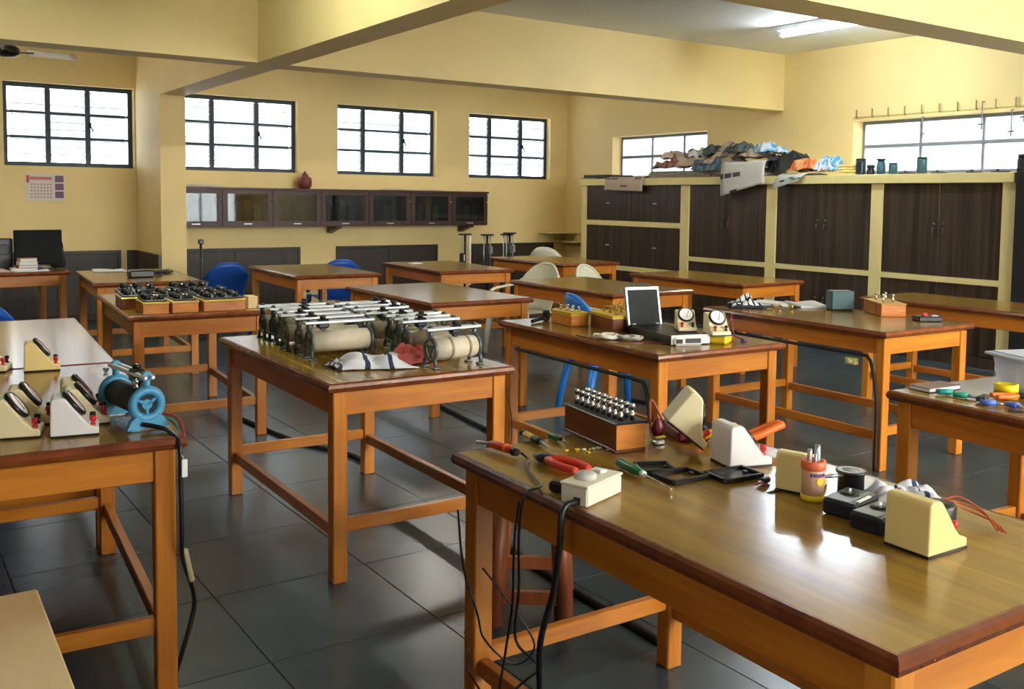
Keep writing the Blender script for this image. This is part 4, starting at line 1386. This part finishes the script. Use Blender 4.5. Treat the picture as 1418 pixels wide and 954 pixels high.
wire('hanging_wire', 'thin black wire hanging at the right end of the centre table', [(2.20, 3.33, .69), (2.215, 3.31, .55), (2.20, 3.30, .42), (2.19, 3.31, .30), (2.195, 3.30, .16), (2.19, 3.29, .05)], .003, M_black)

# black trays / frames
def tray(label, loc, rz, w, d, floor_=True):
    t = thing('shallow_tray', label, 'tray', loc, math.radians(rz), 'black frames on the front table')
    e = .008
    f = MB()
    f.bb(-w / 2, w / 2, -d / 2, -d / 2 + e, 0, .013, .002); f.bb(-w / 2, w / 2, d / 2 - e, d / 2, 0, .013, .002)
    f.bb(-w / 2, -w / 2 + e, -d / 2 + e, d / 2 - e, 0, .013, .002); f.bb(w / 2 - e, w / 2, -d / 2 + e, d / 2 - e, 0, .013, .002)
    f.obj('rim', M_black, t)
    if floor_:
        MB().bb(-w / 2 + e, w / 2 - e, -d / 2 + e, d / 2 - e, 0, .004).obj('bottom', M_black, t)
    MB().box((w * .3, 0, .008), (.01, .012, .006)).obj('clip', M_black, t)
    return t


tray('black shallow tray partly under the green screwdriver', (1.675, 1.835, ZT), -25, .095, .085)
tray('open black frame in the middle of the three, wood showing through', (1.682, 1.745, ZT), -2, .115, .088, False)
tray('black shallow tray rightmost of the three near the cream case', (1.806, 1.682, ZT), -6, .125, .088)
for k, (x, y, a, lb) in enumerate(((1.83, 1.60, 10, 'black connector beside the cream meter case'), (1.885, 1.605, 50, 'small black clip behind the black connector'))):
    t = thing('connector', lb, 'connector', (x, y, ZT), math.radians(a))
    MB().box((0, 0, .008), (.03, .014, .014), bev=.003).obj('shell', M_black, t)
    MB().box((-.022, 0, .006), (.014, .008, .006)).obj('tongue', M_silver, t)
tag(MB().prism([(-.02, -.004), (.02, -.008), (.022, .004)], 'z', 0, .003).obj('metal_offcut', M_dark, None, (1.79, 1.545, ZT)), 'thin dark triangular offcut in front of the connector', 'scrap')
wire('wire', 'tiny red wire bit in front of the rightmost tray', [(1.79, 1.595, ZT + .003), (1.80, 1.585, ZT + .01), (1.805, 1.57, ZT + .003)], .002, M_red)

# jar of metal rods
t = thing('plastic_jar', 'clear jar with orange rim and yellow base holding steel rods', 'jar', (1.826, 1.452, ZT))
MB().lathe([(.0, 0), (.026, 0), (.028, .004), (.028, .012), (.026, .014)], 24).obj('base', M_yellow, t)
jm = bpy.data.materials.new('printed_jar_label'); jm.use_nodes = True
jb = jm.node_tree.nodes['Principled BSDF']; jb.inputs['Base Color'].default_value = (*lin((222, 176, 150)), 1); jb.inputs['Roughness'].default_value = .3
MB().lathe([(.026, .012), (.0265, .07), (.0255, .076)], 24).obj('wall', jm, t)
MB().lathe([(.0262, .072), (.029, .076), (.029, .092), (.0265, .094), (.022, .094), (.022, .084)], 24).obj('rim', mat('orange_rim', (232, 112, 70), .4), t)
# printed marks on the jar: purple band of letters and a yellow oval, facing the viewer
for k in range(6):
    a = math.radians(-150 + k * 15)
    MB().box((.0268 * math.cos(a), .0268 * math.sin(a), .063), (.0012, .005, .008), rz=a).obj('letter_print', mat('purple_print', (96, 70, 120), .4), t)
a = math.radians(-105)
MB().lathe([(.0, 0), (.009, 0), (.009, .001), (0, .001)], 16, (.0264 * math.cos(a), .0264 * math.sin(a), .048), smooth=False, M=Matrix.Rotation(a, 3, 'Z') @ Matrix.Rotation(PI / 2, 3, 'Y')).obj('oval_print', M_yellow, t)
for k, (x, y, h_, r_) in enumerate(((.008, -.004, .128, .0075), (-.012, .002, .120, .006), (-.002, .010, .114, .005), (-.006, -.010, .110, .004))):
    t2 = tag(MB().lathe([(0, 0), (r_, 0), (r_, h_ - .012), (r_ * .9, h_ - .01), (r_ * .9, h_), (0, h_)], 10).obj('steel_rod', M_silver, None, (1.826 + x, 1.452 + y, ZT + .001)), ['thickest steel rod standing in the orange-rimmed jar', 'steel rod at the left in the orange-rimmed jar', 'short steel rod at the back of the orange-rimmed jar', 'thin steel rod at the front of the orange-rimmed jar'][k], 'rod', 'steel rods in the jar')

t = thing('magnifier_stand', 'round black lens holder behind the black devices', 'lens', (1.925, 1.42, ZT))
MB().lathe([(.0, 0), (.03, 0), (.031, .004), (.03, .052), (.033, .056), (.036, .058), (.036, .062), (.031, .063)], 24).obj('barrel', M_black, t)
MB().lathe([(.0, .059), (.031, .06), (.031, .0625), (0, .064)], 24).obj('lens_glass', mat('lens_grey', (150, 150, 150), .08), t)
MB().tube([(-.03, .0, .055), (-.08, .03, .05)], .004, 6).obj('handle', M_silver, t)


def device(label, loc, rz):
    t = thing('black_device', label, 'device', loc, math.radians(rz), 'black devices on the front table')
    MB().box((0, 0, .018), (.12, .08, .036), bev=.006).obj('body', mat('blue_black_plastic', (26, 30, 40), .4), t)
    MB().box((0, .006, .0365), (.108, .06, .003), bev=.001).obj('face_plate', mat('grey_green_plate', (84, 92, 94), .4), t)
    MB().lathe([(.02, .038), (.022, .039), (.022, .0405), (0, .0408)], 20, (.01, .008, 0)).obj('well', M_black, t)
    MB().box((.012, .008, .043), (.022, .005, .006), rz=.5).obj('pointer', M_silver, t)
    MB().box((-.005, -.033, .037), (.06, .008, .0025)).obj('label_strip', M_white, t)
    return t


device('black device with grey face, farther of the two by the jar', (1.825, 1.345, ZT), 10)
device('black device with grey face, nearer of the two by the cream meter', (1.795, 1.245, ZT), 4)
t = thing('coil_bobbin', 'round black coil bobbin with orange wires at the right of the front table', 'coil', (1.93, 1.195, ZT), math.radians(20))
MB().lathe([(.0, 0), (.034, 0), (.037, .006), (.037, .036), (.033, .044), (.012, .046), (0, .046)], 24).obj('shell', M_black, t)
MB().lathe([(.006, .046), (.005, .05), (0, .051)], 10, (-.012, 0, 0)).obj('stud', M_brass, t)
for k in range(3):
    cw = wire('coil_wire', ['orange wire arching out of the round black coil, uppermost', 'orange wire from the round black coil, middle one', 'orange wire from the round black coil, lowest'][k],
         [(1.955, 1.20 - .01 * k, ZT + .044), (1.985, 1.18 - .01 * k, ZT + .05 - .012 * k), (1.995, 1.13 - .012 * k, ZT + .03 - .008 * k), (1.975, 1.085 - .01 * k, ZT + .004)], .0022, M_copper, 'orange coil wires')
    attach(cw, t)
t = thing('circuit_piece', 'green circuit board piece behind the cream meter', 'circuit board', (1.915, 1.26, ZT), math.radians(-20))
MB().bb(-.04, .04, -.015, .015, 0, .004).obj('board', M_green, t)
for k in range(3):
    MB().box((-.025 + .024 * k, 0, .009), (.014, .014, .01), bev=.002).obj('component', M_black if k % 2 else M_silver, t)
t = thing('multimeter', 'dark red and grey multimeter behind the tipped meter', 'multimeter', (2.0, 2.06, ZT), math.radians(-25))
MB().box((0, 0, .018), (.1, .16, .036), bev=.008).obj('body', mat('maroon_plastic', (110, 24, 40), .4), t)
MB().box((.0, .02, .037), (.07, .08, .003)).obj('display', mat('lcd_grey', (168, 180, 176), .3), t)
MB().lathe([(.02, .036), (.018, .046), (0, .047)], 14, (0, -.045, 0)).obj('dial_knob', M_black, t)
wire('test_lead', 'red test lead looping up at the back of the front table', [(1.99, 2.14, ZT + .02), (1.965, 2.17, ZT + .09), (1.93, 2.14, ZT + .07), (1.90, 2.10, ZT + .01), (1.88, 2.04, ZT + .005)], .0035, mat('dark_orange_lead', (150, 62, 36), .5))
tag(MB().lathe([(0, 0), (.016, .002), (.02, .02), (.016, .036), (.01, .05), (.006, .055), (0, .056)], 14).obj('red_knob', mat('maroon_plastic', (110, 24, 40), .4), None, (1.925, 2.10, ZT)), 'maroon bulb-shaped knob left of the tipped meter', 'knob')
t = thing('stapler', 'yellow tool lying behind the tipped ivory meter', 'tool', (2.04, 1.955, ZT), math.radians(-12))
MB().tube([(-.06, 0, .022), (0, 0, .03), (.05, .004, .034), (.065, .004, .03)], [.012, .016, .018, .008], 10).obj('grip', M_yellow, t)
MB().tube([(-.06, .0, .02), (-.10, -.01, .01)], [.01, .006], 8).obj('nose', M_redgrip, t)
t = thing('pliers', 'orange handled pliers raised behind the white meter', 'pliers', (2.06, 1.87, ZT), math.radians(-20))
for s in (-1, 1):
    MB().tube(spline([(-.04, s * .006, .02), (.02, s * .016, .034), (.07, s * .014, .052), (.105, s * .008, .062)], 5), .012, 8).obj('handle', M_orange, t)
    MB().tube([(-.04, -s * .004, .02), (-.075, -s * .004, .012), (-.11, -s * .001, .006)], [.009, .009, .003], 6).obj('jaw', M_silver, t)
t = thing('key', 'small silver and yellow tap key beside the resistance box', 'key', (1.865, 2.03, ZT))
MB().box((0, 0, .006), (.035, .02, .012), bev=.003).obj('base', M_silver, t)
MB().box((.01, .004, .018), (.036, .012, .005), bev=.002).obj('lever', M_yellow, t)

# ------------------------------------------------------------------ left table extras
wire('lead_wire', 'red wire curling off the corner of the left table', [(.70, 3.02, ZT + .02), (.735, 3.0, ZT + .035), (.765, 2.95, ZT + .03), (.768, 2.90, ZT + .005), (.762, 2.865, ZT - .02)], .003, M_red)
wire('lead_wire', 'green wire curling beside the red one on the left table', [(.70, 3.01, ZT + .018), (.73, 2.98, ZT + .028), (.752, 2.94, ZT + .022), (.753, 2.89, ZT + .005)], .003, M_green)
wire('mains_cord', 'black mains cord hanging from the left table corner to the floor', [(.665, 2.955, ZT + .02), (.705, 2.93, ZT + .012), (.725, 2.885, ZT + .006), (.735, 2.818, ZT - .02), (.735, 2.81, .66), (.738, 2.815, .5), (.745, 2.84, .42), (.775, 2.87, .33), (.795, 2.90, .25), (.78, 2.90, .18), (.755, 2.9, .10), (.74, 2.92, .012), (.73, 2.8, .008)], .007, M_black, None, 'cord', 8)
t = thing('cord_tag', 'white paper tag on the black cord at the left table', 'tag', (.742, 2.80, .69))
MB().bb(-.006, .010, -.002, .002, -.022, .03, .001).obj('tag_card', M_white, t)
MB().tube([(0, 0, .03), (-.004, .006, .045)], .001, 4).obj('tag_string', M_white, t)
tag(MB().tube(spline([(.752, 2.838, .44), (.764, 2.850, .39), (.778, 2.862, .335)], 5), .009, 8).obj('cord_tape', mat('tan_tape', (206, 188, 140), .5)), 'strip of tan tape wound on the hanging black cord', 'tape')

# ------------------------------------------------------------------ far left desk and table
t = thing('computer_monitor', 'black monitor seen from behind on the far left desk', 'monitor', (1.33, 9.85, ZT), math.radians(4))
MB().bb(-.2, .2, -.02, .02, .04, .36, .006).obj('screen_back', mat('blue_black', (14, 19, 23), .7, spec=.2), t)
MB().bb(-.12, .12, .02, .05, .08, .28, .01).obj('rear_housing', M_black, t)
MB().bb(-.03, .03, -.01, .03, .01, .06).obj('neck', M_black, t)
MB().box((0, 0, .006), (.22, .16, .012), bev=.004).obj('base', M_black, t)
t = thing('computer_speaker', 'black box speaker at the left of the monitor', 'speaker', (1.06, 9.98, ZT), math.radians(4))
MB().bb(-.07, .07, -.06, .06, 0, .28, .008).obj('cabinet', M_black, t)
MB().lathe([(.05, 0), (.05, .004), (.04, .002), (0, .004)], 18, (0, -.061, .18), M=Matrix.Rotation(PI / 2, 3, 'X')).obj('cone', M_dark, t)
t = thing('black_bag', 'black bag slumped at the right of the monitor', 'bag', (1.52, 10.02, ZT))
MB().lathe([(.0, 0), (.06, 0), (.068, .03), (.062, .1), (.04, .14), (0, .15)], 14).obj('bag_body', M_blackm, t)
MB().tube(spline([(-.04, 0, .12), (-.03, 0, .26), (.03, 0, .25), (.05, 0, .1)], 5), .006, 6).obj('strap', M_blackm, t)
y_ = 9.58
for k, (c, w_, d_, h_, lb) in enumerate((((206, 204, 196), .21, .15, .03, 'white book at the bottom of the desk pile'), ((160, 40, 60), .16, .12, .026, 'red book in the middle of the desk pile'), ((226, 220, 214), .15, .12, .03, 'white book near the top of the desk pile'), ((200, 176, 140), .14, .1, .028, 'tan box on top of the desk pile'))):
    t = thing('book', lb, 'book', (1.18 + .03 * (k > 0), y_ + .05, ZT + sum((.03, .026, .03, .028)[:k])), .05 * k, 'books piled before the monitor')
    MB().bb(-w_ / 2, w_ / 2, -d_ / 2, d_ / 2, 0, .004).obj('back_cover', mat('book_%d' % k, c, .6), t)
    MB().bb(-w_ / 2 + .004, w_ / 2 - .004, -d_ / 2 + .004, d_ / 2 - .004, .004, h_ - .004).obj('pages', M_paper, t)
    MB().bb(-w_ / 2, w_ / 2, -d_ / 2, d_ / 2, h_ - .004, h_).bb(-w_ / 2, -w_ / 2 + .004, -d_ / 2, d_ / 2, 0, h_).obj('front_cover', mat('book_%d' % k, c, .6), t)
flat_sheets('paper_sheets', 'white papers on the far left desk edge', 'papers', 1.22, 9.57, ZT, .3, .12, 2, .1, M_paper)
flat_sheets('paper_sheets', 'pinkish papers at the left end of the far left desk', 'papers', .95, 9.62, ZT, .22, .2, 3, .2, mat('pinkish_paper', (216, 186, 172), .7))
flat_sheets('paper_sheets', 'white paper sheet on the left back table', 'papers', 1.83, 9.32, ZT, .26, .2, 2, -.1, M_paper)
for k, (x, y, s_) in enumerate(((2.06, 8.98, 11), (2.2, 8.93, 17))):
    wire('cable_coil', ['grey cable coil on the left back table', 'dark cable coil at the right of the left back table'][k], coil_pts((x, y), .07, 4, .25, s_), .007, M_dark if k else mat('mid_grey_cable', (96, 98, 98), .5), None, 'cable')
t = thing('power_adapter', 'black adapter at the front of the left back table', 'adapter', (1.93, 8.55, ZT))
MB().box((0, 0, .03), (.2, .12, .06), bev=.01).obj('shell', M_black, t)
MB().tube(spline([(.1, 0, .02), (.16, .04, .01), (.2, .1, .01), (.15, .14, .01)], 4), .006, 6).obj('lead', M_black, t)
t = thing('white_slip', 'small white paper slip on the back table, left of centre', 'paper', (4.83, 9.1, ZT), .2)
MB().bb(-.07, .07, -.04, .04, 0, .004).obj('slip_sheet', M_paper, t)
MB().bb(-.06, .05, -.03, .04, .004, .007).obj('top_slip', M_paper, t)


# stands
def lab_stand(label, x, y, h_, kind):
    t = thing('lab_stand', label, 'stand', (x, y, 0), 0, 'tall laboratory stands at the back')
    MB().box((0, 0, .015), (.22, .18, .03), bev=.006).obj('base', M_blackm, t)
    MB().cyl((0, 0, .03), (0, 0, h_), .016 if kind != 'rod' else .014, n=10).obj('column', M_black, t)
    if kind == 'rod':
        MB().box((0, 0, h_ + .0), (.05, .05, .05), bev=.008).obj('top_clamp', M_black, t)
        return t
    MB().box((0, 0, h_), (.16, .08, .02), bev=.004).obj('top_plate', M_black, t)
    if kind == 'scale':
        MB().bb(.05, .075, -.03, -.02, .35, h_ - .01).obj('scale_strip', M_white_pl, t)
        MB().bb(-.06, -.05, -.03, -.02, .6, h_ - .01).obj('wire_guard', M_silver, t)
        MB().box((-.06, -.03, h_ - .3), (.06, .05, .12), bev=.008).obj('weight', M_blackm, t)
        MB().bb(-.05, -.035, -.057, -.055, h_ - .34, h_ - .26).obj('weight_label', M_white, t)
    else:
        MB().cyl((.05, 0, h_ * .5), (.05, 0, h_), .008, n=8).obj('side_rod', M_silver, t)
        MB().cyl((-.05, 0, h_ * .5), (-.05, 0, h_), .008, n=8).obj('side_rod', M_silver, t)
        MB().box((.05, -.01, h_ - .2), (.04, .05, .1), bev=.006).obj('carriage', M_silver, t)
    return t


lab_stand('black stand with white scale strip and hanging weight near the back wall', 6.46, 10.8, 1.01, 'scale')
lab_stand('black stand with silver rods, left of the back wall pair', 6.80, 10.8, 1.0, 'rods')
lab_stand('tallest black stand with silver rods in front of the corner cupboard', 6.99, 10.55, 1.03, 'rods')
lab_stand('black stand with silver carriage, rightmost by the corner cupboard', 7.14, 10.85, 1.0, 'rods')
lab_stand('thin black rod stand beside the column and blue chair', 2.86, 10.05, 1.0, 'rod')

# ------------------------------------------------------------------ on top of the tall cupboards
M_news = m_print('newsprint', (214, 212, 206), (120, 118, 116), 12, .74, (70, 70, 72))
M_news2 = m_print('newsprint_brown', (190, 172, 152), (110, 92, 84), 11, .8, (110, 84, 78))
M_news3 = m_print('magazine_print', (220, 160, 96), (100, 60, 50), 11, .5, (220, 100, 50))
M_news4 = m_print('blue_magazine_print', (200, 210, 216), (60, 80, 110), 9, .5, (60, 140, 190))
M_news5 = m_print('dark_magazine_print', (90, 84, 84), (36, 34, 38), 8, .5, (60, 90, 80))
ZS = 1.766


def crumpled(label, x, y, z, w, d, h, m, seed, rz=0.0, cat='newspaper'):
    """a sheet thrown down: broad sag, sharp flat-sided folds, ragged edge"""
    nu, nv = 9, 9
    rj = random.Random(int(seed * 100))
    def fn(u, v):
        a, b = u - .5, v - .5
        n1 = noise.noise((u * 1.7 + seed, v * 1.5, seed * 1.7))
        f1 = abs(noise.noise((u * 2.0 + seed * 2, v * 2.2, seed)))
        z_ = h * (.52 + .25 * n1 + .35 * f1 + rj.uniform(-.14, .18))
        e = 1 - max(abs(a), abs(b)) * 2
        return (a * w * (1 + .18 * n1) + rj.uniform(-.02, .02), b * d * (1 + .16 * noise.noise((v * 3, u * 3, seed))) + rj.uniform(-.025, .025), max(.004, z_ * min(1.0, .35 + 2.2 * e)))
    g = MB().grid(fn, nu, nv, .003)
    g.sm = [False] * len(g.sm)
    o = g.obj('newspaper', m, None, (x, y, z), rz, fix=False)
    add_weave(o, nu, nv)
    return tag(o, label, cat, 'newspapers on the tall cupboards')


M_fold = mat('folded_newsprint', (150, 140, 128), .8, noise_amt=.3, noise_scale=30)


def news_stack(label, x, y, z, w, d, n, m, rz):
    t = thing('newspaper_stack', label, 'newspapers', (x, y, z), rz, 'newspapers on the tall cupboards')
    for k in range(n):
        a = random.uniform(-.02, .02)
        MB().bb(-w / 2 + a, w / 2 + a, -d / 2 - a, d / 2 - a, k * .014, k * .014 + .0125, .003).obj('newspaper_fold', M_fold, t)
    return t


def hanging_sheet(label, x, y0, y1, z_top, z0, z1, m, back=.28, skew=0.0):
    """a sheet lying on the slab edge and hanging down the front"""
    def fn(u, v):
        yy = y0 + (y1 - y0) * u
        s = v * (back + 1.0)
        drop = z_top - (z0 + (z1 - z0) * u)
        if v < .35:
            q = v / .35
            return (x + .3 * (1 - q) - .0, yy + skew * (v - .35), z_top + .012 + .01 * math.sin(6 * u + 3 * q))
        q = (v - .35) / .65
        return (x - .012 - .035 * math.sin(min(1, q * 2) * PI / 2) - .01 * math.sin(5 * u), yy + skew * (v - .35), z_top + .01 - drop * q)
    o = MB().grid(fn, 10, 16, .002).obj('newspaper', m, None, (0, 0, 0), 0, fix=False)
    add_weave(o, 10, 16)
    return tag(o, label, 'newspaper', 'newspapers on the tall cupboards')


t = thing('folded_board', 'flat dark board at the far left end of the cupboard top', 'board', (8.52, 10.41, ZS), .0)
MB().bb(-.22, .22, -.27, .27, 0, .055, .004).obj('board_sheet', mat('dark_board', (40, 34, 34), .6), t)
flat_sheets('paper_sheets', 'white paper overhanging the far left end of the cupboard top', 'papers', 8.33, 10.60, ZS, .2, .4, 2, .1, M_paper)
hanging_sheet('newspaper sheet hanging over the leftmost cupboard door', XC - .03, 10.10, 9.35, ZS + .005, 1.60, 1.585, M_news2)
news_stack('long flat stack of folded newspapers in front of the left side window', 8.50, 8.80, ZS, .36, 1.05, 6, M_news2, .02)
news_stack('dark stack of magazines under the crumpled newspapers', 8.52, 7.85, ZS, .4, .85, 9, M_news5, -.03)
crumpled('crumpled brown newspaper spread widest across the heap', 8.50, 8.50, ZS + .10, .42, 1.15, .24, M_news2, 3.3)
crumpled('crumpled reddish newspaper at the left of the heap', 8.40, 9.0, ZS + .086, .3, .5, .20, m_print('red_newsprint', (170, 130, 120), (110, 60, 60), 8, .5, (130, 70, 66)), 7.7)
crumpled('crumpled green and blue newspaper in the front of the heap', 8.38, 8.28, ZS + .02, .22, .5, .26, m_print('green_newsprint', (120, 132, 116), (60, 80, 90), 8, .5, (50, 90, 120)), 5.1)
crumpled('crumpled tan newspaper at the top of the heap', 8.54, 7.95, ZS + .19, .36, .75, .2, M_news2, 1.9)
hanging_sheet('white newspaper page hanging lowest over the second cupboard door', XC - .035, 7.98, 7.33, ZS + .16, 1.53, 1.68, M_news, skew=-.02)
crumpled('black crumpled plastic sheet at the right of the heap', 8.5, 7.25, ZS, .36, .62, .34, mat('black_sheet', (26, 28, 30), .4), 9.4)
hanging_sheet('triangular newspaper corner hanging over the third cupboard door', XC - .03, 7.14, 6.78, ZS + .003, 1.60, 1.70, m_print('grey_newsprint', (186, 192, 184), (110, 114, 114), 9, .8, (40, 44, 44)), skew=.12)
crumpled('orange printed magazine leaning right of the black sheet', 8.42, 6.83, ZS, .28, .44, .28, M_news3, 2.2)
crumpled('blue printed magazine beside the orange one', 8.40, 6.60, ZS, .26, .18, .26, M_news4, 6.3)
rl = random.Random(21)
for k in range(6):
    mm = [M_news2, M_news, M_news5, M_news2, M_news5, M_news4, M_news2, M_news5, M_news][k]
    crumpled(['brown newspaper sheet crumpled on top at the left of the heap', 'pale newspaper sheet crumpled second from the left on the heap', 'dark printed sheet crumpled third from the left on the heap', 'brown newspaper sheet crumpled fourth from the left on the heap', 'dark printed sheet crumpled near the right of the heap top', 'blue and white sheet crumpled rightmost on the heap top'][k], 8.42 + rl.uniform(0, .2), 8.95 - k * .28 + rl.uniform(-.08, .08), ZS + .16 + .08 * math.sin(k * .45) + rl.uniform(0, .05), rl.uniform(.24, .34), rl.uniform(.26, .4), rl.uniform(.14, .24), mm, 20 + k * 3.7, rl.uniform(-.7, .7))
t = thing('card_box', 'stack of yellowed cards next to the blue magazine', 'cards', (8.5, 6.42, ZS))
for k in range(4):
    MB().bb(-.1, .1, -.07, .07, k * .03, k * .03 + .022, .003).obj('card_bundle', mat('yellowed_card', (226, 200, 120), .6), t)
M_bot = mat('dark_bottle', (24, 36, 48), .3)
M_bot2 = mat('teal_bottle', (40, 84, 100), .3)


def bottle(label, y, prof, m, n=14):
    t = thing('bottle', label, 'bottle', (8.52, y, ZS), 0, 'bottles on the cupboard top')
    k = len(prof) - 3
    MB().lathe(prof[:k + 1], n).obj('body', m, t)
    MB().lathe(prof[k:], n).obj('cap', M_black, t)
    return t


bottle('tall dark square bottle at the left end of the row before the right window', 6.30, [(0, 0), (.05, 0), (.052, .01), (.052, .14), (.05, .15), (.05, .172), (0, .173)], M_bot, 8)
bottle('short dark squat bottle, second in the row', 6.18, [(0, 0), (.04, 0), (.042, .05), (.03, .065), (.04, .075), (.04, .105), (0, .106)], M_bot)
bottle('slim teal bottle with flared cap, third in the row', 6.06, [(0, 0), (.04, 0), (.045, .06), (.04, .12), (.03, .135), (.045, .165), (0, .166)], M_bot2)
bottle('short teal cylinder bottle, fourth in the row', 5.92, [(0, 0), (.042, 0), (.042, .08), (.042, .1), (.04, .105), (.04, .12), (0, .121)], M_bot2)
bottle('tall teal cylinder bottle, rightmost of the row', 5.60, [(0, 0), (.048, 0), (.048, .12), (.048, .14), (.046, .15), (.046, .168), (0, .169)], M_bot2)
for k, y in enumerate((5.75, 5.40, 5.05, 4.8)):
    t = thing('small_fitting', ['low dark fitting left of the tallest teal bottle', 'low dark fitting just right of the tallest teal bottle', 'low flat fitting in the middle of the right window ledge', 'low fitting nearest the right frame edge'][k], 'fitting', (8.5, y, ZS), .3 * k, 'low fittings on the cupboard top')
    MB().box((0, 0, .01), (.09, .14, .02), bev=.005).obj('base', M_dark, t)
    MB().lathe([(.015, 0), (.012, .018), (0, .02)], 10, (0, .02, .02)).obj('knob', M_dark, t)
bottle('dark bottle at the right frame edge on the cupboard top', 4.60, [(0, 0), (.05, 0), (.05, .1), (.05, .12), (.045, .13), (.045, .165), (0, .166)], M_bot)

# hooks in a row above the right window
t = thing('hook_rail', 'row of small grey hooks on the wall above the right window', 'hooks', (XR, 5.5, 2.42))
MB().bb(-.012, -.001, -1.5, 1.38, .0, .012).obj('rail', mat('rail_paint', (196, 186, 120), .5), t)
for k in range(10):
    y = 1.32 - k * .2
    MB().tube([(-.012, y, .0), (-.03, y, .01), (-.03, y, .09)], .008, 6).obj('hook', mat('grey_green_hook', (140, 136, 100), .5), t)
# burette clamps hanging in front of the window
for k, (y, z0, z1, lb) in enumerate(((6.0, 2.15, 2.36, 'thin hanging rod before the right window, leftmost'), (5.35, 2.2, 2.47, 'thin hanging rod with clamp before the right window, second'), (5.05, 2.12, 2.37, 'thin hanging rod with block before the right window, third'), (4.93, 2.25, 2.5, 'thin hanging rod before the right window nearest the frame edge'))):
    t = thing('hanging_rod', lb, 'rod', (XR - .04, y, z1 + .015), 0, 'rods hanging before the right window')
    MB().cyl((0, 0, z0 - z1), (0, 0, 0), .007, n=6).obj('shaft', M_grey_frame, t)
    MB().tube([(0, 0, 0), (.0, 0, .006), (.038, 0, .006)], .006, 6).obj('bracket', M_grey_frame, t)
    MB().box((0, 0, (z0 - z1) * .8), (.02, .05 + .02 * (k % 2), .018), bev=.003).obj('clamp', M_grey_frame, t)

# ------------------------------------------------------------------ black conduits along floor and tables
def conduit(label, pts, r=.012, m=M_blackm):
    return tag(MB().tube(spline(pts, 5), r, 8).obj('conduit', m), label, 'conduit', 'black electrical conduits')


conduit('black conduit on the floor from the pile table to the centre table', [(2.02, 6.3, .012), (2.06, 5.86, .012), (2.13, 5.4, .012), (2.255, 5.05, .012), (2.262, 4.75, .012)])
conduit('black conduit on the floor between the centre and front tables', [(2.265, 3.6, .012), (2.2, 3.25, .012), (2.165, 2.8, .012), (2.155, 2.40, .012), (2.15, 2.30, .012)], .015)
conduit('black conduit on the floor behind the centre table towards the case table', [(3.42, 6.6, .012), (3.36, 6.1, .012), (3.27, 5.4, .012), (3.2, 4.85, .012), (3.05, 4.75, .012)])
c3 = conduit('black conduit under the case table apron bending down its near leg', [(3.035, 4.5, .632), (3.008, 3.8, .632), (2.993, 3.42, .632), (2.985, 3.36, .622), (2.978, 3.325, .57), (2.970, 3.285, .4), (2.969, 3.28, .2), (2.969, 3.28, .0)], .0095)
c4 = conduit('black conduit under the papers table apron bending down its near leg', [(4.615, 4.4, .632), (4.602, 3.8, .632), (4.592, 3.36, .632), (4.586, 3.30, .622), (4.578, 3.265, .57), (4.569, 3.225, .4), (4.568, 3.22, .2), (4.568, 3.22, .0)], .0095)
attach(c3, TB['T3']); attach(c4, TB['T4'])
conduit('black conduit on the floor right of the case table', [(4.62, 5.4, .012), (4.69, 5.04, .012), (4.52, 4.72, .012), (4.3, 4.3, .012), (4.02, 3.75, .012), (3.98, 3.5, .012)])
conduit('black conduit on the floor under the right edge table', [(4.0, 3.35, .012), (4.1, 2.95, .012), (4.22, 2.6, .012), (4.32, 2.25, .012), (4.36, 1.8, .012)])
sb = attach(MB().bb(4.585, 4.62, 3.385, 3.455, .565, .605, .004).obj('switch_box', mat('yellowed_switch', (206, 198, 110), .5)), TB['T4'])
MB().bb(4.581, 4.585, 3.408, 3.432, .575, .595, .001).obj('rocker', M_white, sb)
